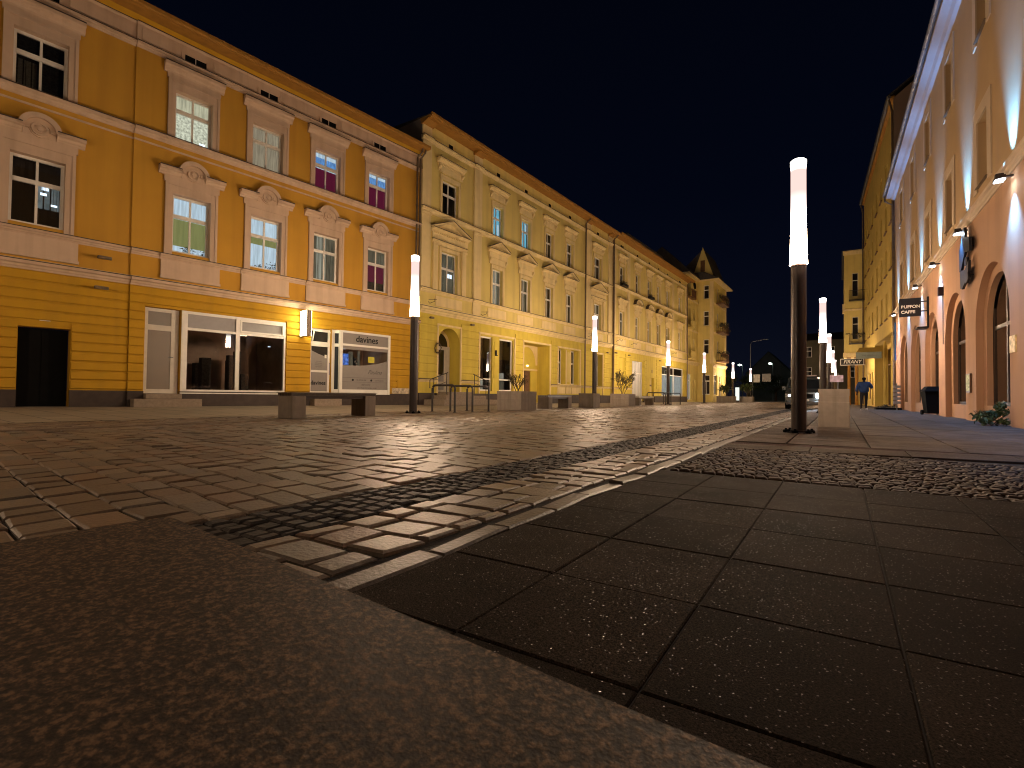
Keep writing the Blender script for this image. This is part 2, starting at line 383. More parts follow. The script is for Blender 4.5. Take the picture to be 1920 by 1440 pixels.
field_obj("road_band", stone_field([(-2.47, -1.96, -1.8, 75, .1, .1, .012, [(.020, .017, .016), (.026, .023, .020), (.016, .014, .013)], 0, -.004, .04)], 5), m_black)
V_, F_, C_ = stone_field([(-1.37, -1.24, -1.5, 3.9, .3, .5, .02, [(.075, .056, .037), (.06, .046, .033)], 0, .002, .06), (-1.375, -1.235, 3.95, 75, .3, .75, .02, [(.09, .072, .056)], 0, .002, .06)], 8)
field_obj("kerb", (V_, F_, C_), m_sett)
# mosaic patch of small cut stones between the slab fields
field_obj("pavement_mosaic", stone_field([(-1.2, 4.2, 4.15, 6.5, .085, .075, .009, [(.055, .036, .024), (.045, .029, .020), (.08, .056, .037), (.035, .022, .016)], -.06, .002, .03)], 11), mat("mosaic_stone", (.2, .2, .2), .75, .3, 60, .9, 40, attr="tint", spec=.2))
jb = mat("joint_sand_dark", (.014, .010, .007), .95, .3, 30, .5, 60)
mb = MB(); mb.box(-9.9, 4.2, -9, 100, -.3, -.018); o = mb.build("ground_bed", jb); o["kind"] = "structure"
mb = MB(); mb.quad((-1.24, -2.0, -.007), (3.5, -2.0, -.007), (3.5, 4.05, -.007), (-1.24, 4.05, -.007)); o = mb.build("pavement_joint_sand", mat("joint_sand", (.012, .009, .007), .95, .3, 60)); o["kind"] = "structure"
mb = MB()
# ground sheet to the horizon
mb.quad((-500, -120, -.31), (500, -120, -.31), (500, 900, -.31), (-500, 900, -.31)); o = mb.build("ground", mat("ground_dark", (.04, .04, .03), .9, .3, .5)); o["kind"] = "structure"

def slab_material(name, base, rough, speckle):
    m = bpy.data.materials.new(name); m.use_nodes = True; n = m.node_tree; b = n.nodes["Principled BSDF"]
    t = n.nodes.new("ShaderNodeTexCoord")
    a = n.nodes.new("ShaderNodeAttribute"); a.attribute_name = "tint"
    n1 = n.nodes.new("ShaderNodeTexNoise"); n1.inputs["Scale"].default_value = 190; n1.inputs["Detail"].default_value = 5; n1.inputs["Roughness"].default_value = .75; n.links.new(t.outputs["Object"], n1.inputs["Vector"])
    r1 = n.nodes.new("ShaderNodeMapRange"); r1.inputs["From Min"].default_value = .38; r1.inputs["From Max"].default_value = .62; r1.inputs["To Min"].default_value = 1 - speckle; r1.inputs["To Max"].default_value = 1 + speckle * 1.3
    sp_ = n.nodes.new("ShaderNodeMapRange"); sp_.inputs["To Min"].default_value = .03; sp_.inputs["To Max"].default_value = .8
    n.links.new(n1.outputs[0], r1.inputs["Value"])
    n2 = n.nodes.new("ShaderNodeTexNoise"); n2.inputs["Scale"].default_value = 2.2; n2.inputs["Detail"].default_value = 6; n.links.new(t.outputs["Object"], n2.inputs["Vector"])
    r2 = n.nodes.new("ShaderNodeMapRange"); r2.inputs["From Min"].default_value = .3; r2.inputs["From Max"].default_value = .7; r2.inputs["To Min"].default_value = .65; r2.inputs["To Max"].default_value = 1.35
    n.links.new(n2.outputs[0], r2.inputs["Value"])
    mu = n.nodes.new("ShaderNodeMath"); mu.operation = 'MULTIPLY'; n.links.new(r1.outputs[0], mu.inputs[0]); n.links.new(r2.outputs[0], mu.inputs[1])
    sc_ = n.nodes.new("ShaderNodeVectorMath"); sc_.operation = 'SCALE'; n.links.new(a.outputs["Color"], sc_.inputs[0]); n.links.new(mu.outputs[0], sc_.inputs["Scale"])
    n.links.new(sc_.outputs[0], b.inputs["Base Color"])
    # mica grains: sparse shiny cells with their own tilt
    v = n.nodes.new("ShaderNodeTexVoronoi"); v.inputs["Scale"].default_value = 300; n.links.new(t.outputs["Object"], v.inputs["Vector"])
    s = n.nodes.new("ShaderNodeSeparateColor"); n.links.new(v.outputs["Color"], s.inputs[0])
    g = n.nodes.new("ShaderNodeMath"); g.operation = 'GREATER_THAN'; g.inputs[1].default_value = .985; n.links.new(s.outputs[0], g.inputs[0])
    rr = n.nodes.new("ShaderNodeMapRange"); rr.inputs["To Min"].default_value = rough; rr.inputs["To Max"].default_value = .3; n.links.new(g.outputs[0], rr.inputs["Value"]); n.links.new(rr.outputs[0], b.inputs["Roughness"])
    n.links.new(g.outputs[0], sp_.inputs["Value"]); n.links.new(sp_.outputs[0], b.inputs["Specular IOR Level"]); cm = n.nodes.new("ShaderNodeMix"); cm.data_type = 'RGBA'; n.links.new(g.outputs[0], cm.inputs[0]); n.links.new(sc_.outputs[0], cm.inputs[6]); cm.inputs[7].default_value = (.09, .07, .05, 1); n.links.new(cm.outputs[2], b.inputs["Base Color"])
    geo = n.nodes.new("ShaderNodeNewGeometry"); sb = n.nodes.new("ShaderNodeVectorMath"); sb.operation = 'SUBTRACT'; n.links.new(v.outputs["Color"], sb.inputs[0]); sb.inputs[1].default_value = (.5, .5, .5)
    s2 = n.nodes.new("ShaderNodeVectorMath"); s2.operation = 'SCALE'; s2.inputs["Scale"].default_value = .9; n.links.new(sb.outputs[0], s2.inputs[0])
    s3 = n.nodes.new("ShaderNodeVectorMath"); s3.operation = 'ADD'; n.links.new(geo.outputs["Normal"], s3.inputs[0]); n.links.new(s2.outputs[0], s3.inputs[1])
    s4 = n.nodes.new("ShaderNodeVectorMath"); s4.operation = 'NORMALIZE'; n.links.new(s3.outputs[0], s4.inputs[0])
    bp = n.nodes.new("ShaderNodeBump"); bp.inputs["Strength"].default_value = .6; bp.inputs["Distance"].default_value = .004; n.links.new(n1.outputs[0], bp.inputs["Height"]); n.links.new(s4.outputs[0], bp.inputs["Normal"])
    mixn = n.nodes.new("ShaderNodeMix"); mixn.data_type = 'VECTOR'
    bp2 = n.nodes.new("ShaderNodeBump"); bp2.inputs["Strength"].default_value = .6; bp2.inputs["Distance"].default_value = .004; n.links.new(n1.outputs[0], bp2.inputs["Height"])
    n.links.new(g.outputs[0], mixn.inputs[0]); n.links.new(bp2.outputs[0], mixn.inputs[4]); n.links.new(s4.outputs[0], mixn.inputs[5]); n.links.new(mixn.outputs[1], b.inputs["Normal"])
    return m
def slabs(regions, seed):
    rnd = random.Random(seed); V = []; F = []; C = []
    for (xs, ys, jt, base, shear, zt, var) in regions:
        for i in range(len(xs) - 1):
            for j in range(len(ys) - 1):
                a, b, c, d = xs[i] + jt / 2, xs[i + 1] - jt / 2, ys[j] + jt / 2, ys[j + 1] - jt / 2; o = len(V); dz = rnd.gauss(0, .0012); be = .004
                sh = lambda x, y: y + shear * x
                V += [(a, sh(a, c), zt - .05), (b, sh(b, c), zt - .05), (b, sh(b, d), zt - .05), (a, sh(a, d), zt - .05)]
                V += [(a, sh(a, c), zt + dz - be), (b, sh(b, c), zt + dz - be), (b, sh(b, d), zt + dz - be), (a, sh(a, d), zt + dz - be)]
                a2, b2, c2, d2 = a + be, b - be, c + be, d - be
                V += [(a2, sh(a2, c2), zt + dz), (b2, sh(b2, c2), zt + dz), (b2, sh(b2, d2), zt + dz), (a2, sh(a2, d2), zt + dz)]
                F += [(o + 8, o + 9, o + 10, o + 11)]
                for r_ in (0, 4):
                    for k in range(4): kk = (k + 1) % 4; F.append((o + r_ + k, o + r_ + kk, o + r_ + 4 + kk, o + r_ + 4 + k))
                v = rnd.uniform(1 - var, 1 + var); C += [(base[0] * v, base[1] * v, base[2] * v, 1)] * 12
    return V, F, C
def rng(a, b, s):
    out = []; x = a
    while x < b - 1e-6: out.append(x); x += s
    out.append(b); return out
m_slab = slab_material("exposed_aggregate_slab", None, .8, .85)
m_slab2 = slab_material("smooth_slab", None, .8, .25)
field_obj("pavement_dark_slabs", slabs([([-1.235, -.815, -.345, .125, .595, 1.065, 1.535, 2.005, 2.475, 2.945, 3.55], [-2.0, -1.5, -.99, -.49, .01, .51, 1.013, 1.52, 2.025, 2.53, 3.03, 3.53, 4.10], .0048, (.026, .020, .0150), .03, 0, .26)], 2), m_slab)
field_obj("pavement_light_slabs", slabs([
    ([-1.22, -.3, .62, 1.54, 2.46, 3.6], [6.55, 7.22], .008, (.07, .053, .040), .16, .004, .08),
    ([-1.22, 3.6], [7.225, 7.45], .004, (.035, .014, .010), .16, .004, .02),
    ([-1.22, -.6, .3, 1.2, 2.1, 3.6], [7.46, 8.3, 9.2, 10.1, 11.0, 11.9, 12.8, 13.7, 14.6, 16.2, 18.0, 21.4, 26, 32, 38, 46, 60, 100], .02, (.085, .068, .056), .02, .006, .06)], 4), m_slab2)
# left pavement rises gently to the facades
mb = MB()
def strip(mb, xa, xb, za, zb, t0, t1, m=0, n=24):
    for k in range(n):
        ta, tb = t0 + (t1 - t0) * k / n, t0 + (t1 - t0) * (k + 1) / n
        mb.quad((xa, ta, za), (xb, ta, zb), (xb, tb, zb), (xa, tb, za), m)
mb.box(-9.99, -9.87, -30, 100, -.2, .022)
o = mb.build("left_kerb", M['stone']); o["kind"] = "structure"
V_, F_, C_ = stone_field([(-11.75, -9.995, -5, 60, .2, .2, .012, [(.16, .12, .09), (.13, .10, .075), (.18, .14, .10)], 0, .024, .05)], 21)
field_obj("left_pavement_setts", (V_, F_, C_), m_sett)
mb = MB(); mb.quad((-11.8, -30, .0), (-9.99, -30, -.0), (-9.99, 100, -.0), (-11.8, 100, .0)); o = mb.build("left_pavement_bed", jb); o["kind"] = "structure"
m_lp = mat("left_pavement_slab", (.27, .225, .16), .75, .12, 3, .2, 80)
n = m_lp.node_tree; bt = n.nodes.new("ShaderNodeTexBrick"); bt.inputs["Color1"].default_value = (.28, .235, .165, 1); bt.inputs["Color2"].default_value = (.24, .2, .145, 1); bt.inputs["Mortar"].default_value = (.07, .055, .04, 1)
bt.inputs["Scale"].default_value = 1; bt.inputs["Mortar Size"].default_value = .012; bt.inputs["Brick Width"].default_value = .6; bt.inputs["Row Height"].default_value = .6
tcn = n.nodes.new("ShaderNodeTexCoord"); n.links.new(tcn.outputs["Object"], bt.inputs["Vector"]); n.links.new(bt.outputs[0], n.nodes["Principled BSDF"].inputs["Base Color"])
mb = MB(); strip(mb, -21, -11.75, .235, .028, -30, 100); o = mb.build("left_pavement", m_lp); o["kind"] = "structure"

# ------------------------------------------------------------------ foreground granite block the camera stands on
def foreground_bench():
    b = empty("stone_bench", (-.367, -.643, 0), R(-3.9), "speckled brown granite bench top close to the viewer in the lower left foreground", "bench")
    gm = bpy.data.materials.new("brown_granite"); gm.use_nodes = True; n = gm.node_tree; bs = n.nodes["Principled BSDF"]
    t = n.nodes.new("ShaderNodeTexCoord"); nz = n.nodes.new("ShaderNodeTexNoise"); nz.inputs["Scale"].default_value = 250; nz.inputs["Detail"].default_value = 4; nz.inputs["Roughness"].default_value = .62; n.links.new(t.outputs["Object"], nz.inputs["Vector"])
    cr = n.nodes.new("ShaderNodeValToRGB"); n.links.new(nz.outputs["Fac"], cr.inputs[0]); e = cr.color_ramp.elements
    e[0].position = .38; e[0].color = (.006, .004, .002, 1); e[1].position = .66; e[1].color = (.24, .15, .085, 1); q = e.new(.5); q.color = (.045, .030, .019, 1)
    n.links.new(cr.outputs[0], bs.inputs["Base Color"]); bs.inputs["Roughness"].default_value = .62; bs.inputs["Specular IOR Level"].default_value = .35
    bp = n.nodes.new("ShaderNodeBump"); bp.inputs["Strength"].default_value = .35; bp.inputs["Distance"].default_value = .002; n.links.new(nz.outputs["Fac"], bp.inputs["Height"]); n.links.new(bp.outputs[0], bs.inputs["Normal"])
    mb = MB(); mb.bbox(-.375, .55, -.9, .90, .33, .45, .006); mb.build("slab_top", gm, b)
    for x in (-.30, .36):
        mb = MB(); mb.bbox(x, x + .2, -.8, .8, 0, .33, .006); mb.build("leg", M['granite'], b)
foreground_bench()

# ------------------------------------------------------------------ street lamps
def tube_material():
    m = bpy.data.materials.new("lamp_tube_upper"); m.use_nodes = True; n = m.node_tree; n.nodes.clear()
    o = n.nodes.new("ShaderNodeOutputMaterial"); em = n.nodes.new("ShaderNodeEmission"); n.links.new(em.outputs[0], o.inputs[0])
    t = n.nodes.new("ShaderNodeTexCoord"); s = n.nodes.new("ShaderNodeSeparateXYZ"); n.links.new(t.outputs["Object"], s.inputs[0])
    cr = n.nodes.new("ShaderNodeValToRGB"); mr = n.nodes.new("ShaderNodeMapRange"); mr.inputs["From Min"].default_value = 3.55; mr.inputs["From Max"].default_value = 4.77
    n.links.new(s.outputs["Z"], mr.inputs["Value"]); n.links.new(mr.outputs[0], cr.inputs[0]); e = cr.color_ramp.elements
    e[0].position = 0; e[0].color = (1, .93, .85, 1); e[1].position = 1; e[1].color = (1, .95, .85, 1)
    for p, c in ((.35, (1, .84, .78, 1)), (.55, (1, .66, .60, 1)), (.84, (1, .66, .60, 1)), (.91, (1, .9, .8, 1))):
        q = e.new(p); q.color = c
    n.links.new(cr.outputs[0], em.inputs[0])
    c2 = n.nodes.new("ShaderNodeValToRGB"); n.links.new(mr.outputs[0], c2.inputs[0]); e = c2.color_ramp.elements
    e[0].position = 0; e[0].color = (1, 1, 1, 1); e[1].position = 1; e[1].color = (.35, .35, .35, 1)
    for p, v in ((.15, .30), (.35, .13), (.55, .082), (.84, .082), (.9, .3)):
        q = e.new(p); q.color = (v, v, v, 1)
    mu = n.nodes.new("ShaderNodeMath"); mu.operation = 'MULTIPLY'; mu.inputs[1].default_value = 14.5; n.links.new(c2.outputs[0], mu.inputs[0]); n.links.new(mu.outputs[0], em.inputs[1])
    return m
TUBE_UP = tube_material(); TUBE_LOW = emit("lamp_tube_lower", LAMP_WARM, LAMP_GAIN)
def street_lamp(x, y, z, label, group):
    L = empty("street_lamp", (x, y, z), 0, label, "street lamp", group)
    mb = MB(); mb.lathe([(.118, .02), (.118, 2.90), (.128, 2.905), (.128, 2.935)], seg=28); mb.build("pole", M['steel'], L, smooth=False)
    for p in L.children if False else []: pass
    mb = MB(); mb.lathe([(.21, .0), (.21, .018), (.13, .022), (.13, .05), (.12, .055)], seg=24); mb.build("base_plate", M['steel'], L)
    for k in range(6):
        a = k * math.pi / 3 + .3; mb = MB(); cx, cy = .20 * math.cos(a), .20 * math.sin(a)
        mb.lathe([(.045, 0), (.05, .03), (.042, .05), (.02, .055), (.02, .075), (.012, .08)], (cx, cy, 0), 6); mb.build("anchor_bolt", M['black'], L)
    mb = MB(); mb.lathe([(.142, 2.936), (.139, 3.0), (.134, 3.15), (.128, 3.35), (.124, 3.55)], seg=28); mb.build("lower_diffuser", TUBE_LOW, L, smooth=False)
    mb = MB(); mb.lathe([(.124, 3.551), (.121, 3.9), (.120, 4.3), (.120, 4.62), (.126, 4.68), (.128, 4.76), (.10, 4.785)], seg=28); mb.build("upper_diffuser", TUBE_UP, L)
    return L
GLs = "street lamps along the left side of the road"; GRs = "street lamps along the right pavement"
l0 = street_lamp(-10.77, 10.87, .02, "tall glowing tube lamp standing before the joint of the orange and pale yellow buildings", GLs)
for t, lb in ((-3.2, None), (24.11, "glowing tube lamp by the end bay of the pale yellow building, second on the left"), (37.48, "glowing tube lamp in front of the curtained shop windows, beside the black bicycle hoops"),
              (49.3, "glowing tube lamp in front of the corner house with balconies"), (64.4, "small glowing tube lamp just past the corner house, near a planter with a dark bush"), (78.35, "farthest glowing tube lamp of the left row, in front of a tall unlit mast")):
    c = copy_tree(l0); c.location = (-10.77, t, .02); c["label"] = lb or "nearest tube lamp of the left row, beyond the left picture edge"
r0 = copy_tree(l0); r0.location = (-.605, 9.95, 0); r0["label"] = "largest and nearest glowing tube lamp on a thick dark pole, on the right pavement"; r0["group"] = GRs
for t, lb in ((24.3, "glowing tube lamp of the right row just behind the concrete planter, second from the viewer"), (38.0, "third glowing tube lamp of the right row, overlapped by the lamps around it"),
              (51.5, "fourth glowing tube lamp of the right row, beyond the parked van"), (64.0, "farthest small glowing tube lamp of the right row")):
    c = copy_tree(l0); c.location = (-.605 + (t - 38) * .004 * (t > 30), t, 0); c["label"] = lb; c["group"] = GRs

# ------------------------------------------------------------------ LEFT 1: orange building
PHI1, PHI2, PHI3 = R(6.565), R(2.918), R(2.327)
O1 = (-15.8, 16.24)
def fac(name, o, phi, side, label):
    rz = (math.pi / 2 - phi) if side == 'L' else (-math.pi / 2 - phi)
    return empty(name, (o[0], o[1], 0), rz, label, "building")
def orange_building():
    b = fac("orange_building", O1, PHI1, 'L', "orange three storey building with rose stucco window frames above a yellow shop floor, far left")
    XL, XR, XS = -23.0, -.03, -10.55
    W = [(-13.05, -12.0), (-9.56, -8.53), (-7.3, -6.27), (-5.06, -4.03), (-2.74, -1.73)]; WZ = (8.34, 9.785); VZ = (4.84, 6.606)
    WL = [(a, c) for a, c in [W[0], (-15.4, -14.35)]]; WR = W[1:]
    # walls
    gh = [(-10.17, -9.25, .53, 3.09, 'r', .22), (-9.245, -6.02, .56, 3.09, 'r', .12), (-5.08, -4.24, .5, 3.03, 'r', .22), (-4.235, -1.6, .54, 3.06, 'r', .12)]
    gl = [(-12.80, -11.79, .15, 2.22, 'r', .35)]
    mb = MB(); wall(mb, XS, XR, .58, 3.8, gh); wall(mb, XL, XS, .58, 3.8, gl, y=.045); mb.quad((XS, 0, .58), (XS, .045, .58), (XS, .045, 3.8), (XS, 0, 3.8))
    zl = [.62 + .2525 * k for k in range(12)]; zl.append(3.66)
    rustic(mb, XS, XR, zl, [(h[0], h[1], h[2], h[3], .02) for h in gh], d=.05, gap=.035); rustic(mb, XL, XS - .01, zl, [(h[0], h[1], h[2], h[3], .02) for h in gl], y=.045, d=.05, gap=.035)
    mb.build("ground_floor_wall", M['yellow'], b)
    uh = [(a, c, *WZ, 'r', .22) for a, c in WR] + [(a, c, *VZ, 'r', .22) for a, c in WR]; ul = [(a, c, *WZ, 'r', .22) for a, c in WL] + [(a, c, *VZ, 'r', .22) for a, c in WL]
    mb = MB(); wall(mb, XS, XR, 3.8, 11.45, uh, rm=1); wall(mb, XL, XS, 3.8, 11.45, ul, y=.045, rm=1); mb.quad((XS, 0, 3.8), (XS, .045, 3.8), (XS, .045, 11.45), (XS, 0, 11.45))
    mb.quad((XL, .045, 0), (XL, 12, 0), (XL, 12, 11.45), (XL, .045, 11.45)); mb.quad((XR, 12, 0), (XR, 0, 0), (XR, 0, 11.4), (XR, 12, 11.4))
    mb.build("wall", [M['orange'], M['trim']], b)
    mb = MB()
    for p, q in cut(XS, XR, [(-10.17, -9.25), (-5.08, -4.24)]): mb.box(p, q, -.05, .1, .1, .60)
    for p, q in cut(XL, XS - .01, [(-12.80, -11.79)]): mb.box(p, q, .03, .18, .1, .60)
    mb.build("plinth", M['plinth'], b)
    # horizontal stucco work
    mb = MB(); mb.fl = 1
    for (x0, x1, y) in ((XS, XR, 0), (XL, XS - .005, .045)):
        xe = x1 if x1 == XR else x1
        mb.mould(x0, xe, 3.66, 3.88, .17, y); mb.box(x0, xe, y - .035, y + .01, 3.885, 3.93)
        mb.mould(x0, xe, 4.55, 4.72, .10, y)
        mb.mould(x0, xe, 8.06, 8.27, .15, y); mb.box(x0, xe, y - .03, y + .01, 7.88, 7.93)
        mb.mould(x0, xe, 10.6, 10.77, .10, y); mb.mould(x0, xe, 11.27, 11.34, .07, y)
    mb.build("cornice", [M['trim'], M['ledge_shade']], b)
    # frieze with panels between the attic slots
    AW = [((a + c) / 2 - .3, (a + c) / 2 + .3) for a, c in W] + [(-15.2, -14.6)]
    mb = MB()
    for (x0, x1, y) in ((XS, XR, 0), (XL, XS - .005, .045)):
        for p, q in cut(x0, x1, [(a - .09, c + .09) for a, c in AW]): mb.box(p, q, y - .02, y + .01, 10.775, 11.265); mb.box(p + .12, q - .12, y - .045, y - .015, 10.85, 11.19)
        for a, c in AW:
            if x0 < a < x1: mb.box(a - .085, c + .085, y - .02, y + .01, 11.02, 11.265); mb.box(a - .085, a, y - .05, y + .01, 10.775, 11.02); mb.box(c, c + .085, y - .05, y + .01, 10.775, 11.02)
    mb.build("frieze", M['trim'], b)
    for a, c in AW:
        y = .045 if a < XS else 0
        mb = MB(); mb.box(a, c, y - .006, y + .008, 10.78, 11.015, 0); mb.box((a + c) / 2 - .012, (a + c) / 2 + .012, y - .012, y, 10.78, 11.015, 1); mb.build("attic_window", [M['black'], M['whited']], b)
    mb = MB(); mb.prof([(.01, 11.345), (-.05, 11.35), (-.14, 11.47), (.01, 11.47)], XL, XR); mb.build("eave_band", M['yellow'], b)
    mb = MB(); mb.prof([(.1, 11.472), (-.50, 11.472), (-.52, 11.5), (-.52, 11.56), (.1, 11.56)], XL, XR + .02); mb.build("eave_soffit", M['soffit'], b)
    mb = MB(); mb.prof([(-.525, 11.47), (-.60, 11.47), (-.64, 11.52), (-.64, 11.62), (-.525, 11.62)], XL, XR + .03); mb.build("gutter", M['soffit'], b)
    mb = MB(); mb.prof([(-.52, 11.60), (12, 12.9), (12, 11.57), (-.5, 11.57)], XL, XR - .01); mb.build("roof", M['rooft'], b)
    # windows
    G = M['curtaind']
    specW = [[(0, 1, 0, 1, G), (.1, .45, 0, .55, M['curtain'])], [(0, 1, .62, 1, L_WARM), (0, 1, 0, .64, L_WARM2), (.74, .9, .0, .14, L_SPOT)], [(0, 1, 0, 1, L_DIM)], [(0, 1, .62, 1, L_BLUE), (0, 1, .88, .99, L_ICE), (0, 1, 0, .60, L_RED), (0, 1, .585, .64, L_ICE)], [(0, 1, .62, 1, L_BLUE), (0, 1, .9, .99, L_ICE), (0, 1, 0, .60, L_RED)]]
    specV = [[(0, 1, 0, 1, M['dark']), (.52, .95, .30, .66, L_ROOM), (.60, .74, .58, .63, L_SPOT), (.58, .7, .5, .54, L_SPOT), (.78, .9, .36, .39, L_SPOT)],
             [(0, 1, .62, 1, L_ICE), (0, 1, .14, .62, L_OLIVE), (0, 1, 0, .15, L_ICE)], [(0, 1, 0, 1, L_ICE), (0, 1, .50, .63, L_OLIVE)],
             [(0, 1, 0, 1, L_GREY), (.28, .66, 0, 1, L_GREYB)], [(0, 1, .6, 1, L_GREY), (0, 1, .22, .62, L_RED), (0, 1, 0, .24, M['curtaind'])]]
    ww = list(zip(W, specW, specV)) + [((-15.4, -14.35), [(0, 1, 0, 1, G)], [(0, 1, 0, 1, G)])]
    for i, ((a, c), sw, sv) in enumerate(ww):
        y = .045 if a < XS else 0
        f = win(b, a, c, *WZ, y=y, panels=sw, transom=.62, tw=.12, fw=.07)
        s_, _ = surround(f, a, c, WZ[0] - .06, WZ[1], .19, .05, M['trim'], .12, y=y)
        s_.box(a - .22, c + .22, y - .045, y + .01, 10.095, 10.24); s_.mould(a - .31, c + .31, 10.24, 10.53, .20, y); s_.build("surround", [M['trim'], M['ledge_shade']], f)
        f = win(b, a, c, *VZ, y=y, panels=sv, transom=.64, tw=.11, fw=.07)
        if i in (1, 2): sill_plants(f, a + .35, c - .08, VZ[0] + .05, y + .245, 4, i)
        cx = (a + c) / 2
        s_, _ = surround(f, a, c, VZ[0] - .12, VZ[1], .20, .05, M['trim'], .12, y=y)
        s_.box(a - .24, c + .24, y - .06, y + .01, 6.93, 7.12)
        s_.mould(a - .38, cx - .33, 7.12, 7.35, .22, y); s_.mould(cx + .33, c + .38, 7.12, 7.35, .22, y)
        n = 16      # curved hood with rosette
        for (ri, ro, p) in ((.30, .42, .22), (.20, .31, .13)):
            for k in range(n):
                t0, t1 = math.pi * k / n, math.pi * (k + 1) / n
                s_.prism([(cx - ri * math.cos(t0), 7.27 + ri * math.sin(t0)), (cx - ro * math.cos(t0), 7.27 + ro * math.sin(t0)), (cx - ro * math.cos(t1), 7.27 + ro * math.sin(t1)), (cx - ri * math.cos(t1), 7.27 + ri * math.sin(t1))], y + .01, y - p)
        s_.prism([(cx - .32, 7.12), (cx + .32, 7.12), (cx + .32, 7.3), (cx - .32, 7.3)], y + .01, y - .07)
        # rosette: concentric rings facing the street
        for (ri, ro, p) in ((.0, .06, .16), (.06, .12, .12), (.12, .17, .15), (.17, .205, .10)):
            for k in range(18):
                t0, t1 = 2 * math.pi * k / 18, 2 * math.pi * (k + 1) / 18
                P = [(cx + ri * math.cos(t0), 7.30 + ri * math.sin(t0)), (cx + ro * math.cos(t0), 7.30 + ro * math.sin(t0)), (cx + ro * math.cos(t1), 7.30 + ro * math.sin(t1)), (cx + ri * math.cos(t1), 7.30 + ri * math.sin(t1))]
                if ri == 0: P = P[1:3] + [(cx, 7.30)]
                s_.prism(P, y, y - p)
        s_.build("surround", [M['trim'], M['ledge_shade']], f)
        mb = MB(); mb.box(a - .27, c + .30, y - .06, y + .01, 3.98, 4.54); mb.mould(a - .3, c + .33, 4.56, 4.70, .17, y); mb.box(a - .29, c + .32, y - .085, y - .05, 3.98, 4.06); mb.build("apron", M['trim'], b)
    # number four house door
    mb = MB(); mb.box(-12.78, -11.81, .33, .38, .16, 2.2); mb.box(-12.32, -12.28, .31, .335, .16, 2.2); d = mb.build("door", M['black'], b)
    mb = MB(); mb.box(-12.41, -12.20, .03, .046, 2.39, 2.50); h = mb.build("house_number_plate", M['white'], b); text("numeral", "4", .10, M['ink'], h, (-12.305, .026, 2.445))
    # shop door
    mb = MB(); x0, x1, Y = -10.15, -9.27, .14
    mb.box(x0, x0 + .09, Y, Y + .07, .53, 3.08); mb.box(x1 - .20, x1, Y, Y + .07, .53, 3.08); mb.box(x0 + .09, x1 - .2, Y, Y + .07, 2.98, 3.08); mb.box(x0 + .09, x1 - .2, Y, Y + .07, 2.42, 2.58); mb.box(x0 + .09, x1 - .2, Y, Y + .07, .53, .66)
    d = mb.build("shop_door", M['whited'], b)
    mb = MB(); mb.box(x0 + .09, x1 - .2, Y + .025, Y + .035, .66, 2.42, 0); mb.box(x0 + .09, x1 - .2, Y + .025, Y + .035, 2.58, 2.98, 1); mb.build("pane", [mat("frosted_brown_glass", (.15, .115, .075), .35, .05, 2, spec=.6), M['film']], d)
    mb = MB(); mb.tube([(x1 - .15, Y - .05, 1.63), (x1 - .27, Y - .05, 1.63)], .012, 8); mb.tube([(x1 - .15, Y, 1.63), (x1 - .15, Y - .05, 1.63)], .014, 8); mb.build("handle", M['gutter'], d)
    # big shop window
    x0, x1, z0, z1, Y = -9.24, -6.03, .57, 3.085, -.02; mb = MB(); xm = -7.62
    for p, q in ((x0, x0 + .16), (xm - .06, xm + .06), (x1 - .06, x1)): mb.box(p, q, Y, Y + .09, z0, z1)
    for p, q in ((x0 + .16, xm - .06), (xm + .06, x1 - .06)):
        for za, zb in ((z0, z0 + .09), (2.50, 2.58), (3.0, z1)): mb.box(p, q, Y, Y + .085, za, zb)
    mb.box(xm + .06, xm + .12, Y - .02, Y + .05, 2.585, 2.995); mb.box(x1 - .12, x1 - .06, Y - .02, Y + .05, 2.585, 2.995); mb.box(xm + .12, x1 - .12, Y - .02, Y + .05, 2.94, 2.995); mb.box(xm + .12, x1 - .12, Y - .02, Y + .05, 2.585, 2.64)
    mb.box(x0 - .02, x1 + .02, Y - .06, Y - .002, .53, .565)
    f = mb.build("shop_window", M['white'], b)
    for pa, pb, yw in ((x0 + .16, xm - .05, -4.0), (xm + .05, x1 - .05, 1.9)):
        mb = MB(); hw = (pb - pa) / 2; hz = (2.52 - z0 - .05) / 2; mb.quad((-hw, 0, -hz), (hw, 0, -hz), (hw, 0, hz), (-hw, 0, hz)); p = mb.build("pane", GLD, f); p.location = ((pa + pb) / 2, Y + .085, z0 + .05 + hz); p.rotation_euler = (R(.7), 0, R(yw))
    mb = MB(); mb.box(x0 + .16, x1 - .05, Y + .05, Y + .06, 2.55, 3.03); mb.build("frosted_panel", M['filmd'], f)
    def interior(f, x0, x1, z0, z1, y0, dep, seed, lights=()):
        rnd = random.Random(seed); mb = MB()
        mb.quad((x0, y0, z0), (x0, y0 + dep, z0), (x0, y0 + dep, z1), (x0, y0, z1)); mb.quad((x1, y0 + dep, z0), (x1, y0, z0), (x1, y0, z1), (x1, y0 + dep, z1)); mb.quad((x0, y0 + dep, z0), (x1, y0 + dep, z0), (x1, y0 + dep, z1), (x0, y0 + dep, z1))
        mb.quad((x0, y0, z1), (x0, y0 + dep, z1), (x1, y0 + dep, z1), (x1, y0, z1)); mb.quad((x0, y0, z0), (x1, y0, z0), (x1, y0 + dep, z0), (x0, y0 + dep, z0))
        for k in range(7):
            cx = rnd.uniform(x0 + .3, x1 - .5); w_ = rnd.uniform(.12, .4); cy = y0 + rnd.uniform(.5, dep - .4); mb.box(cx, cx + w_, cy, cy + .3, z0 + .002, z0 + rnd.uniform(.5, 1.6), 1)
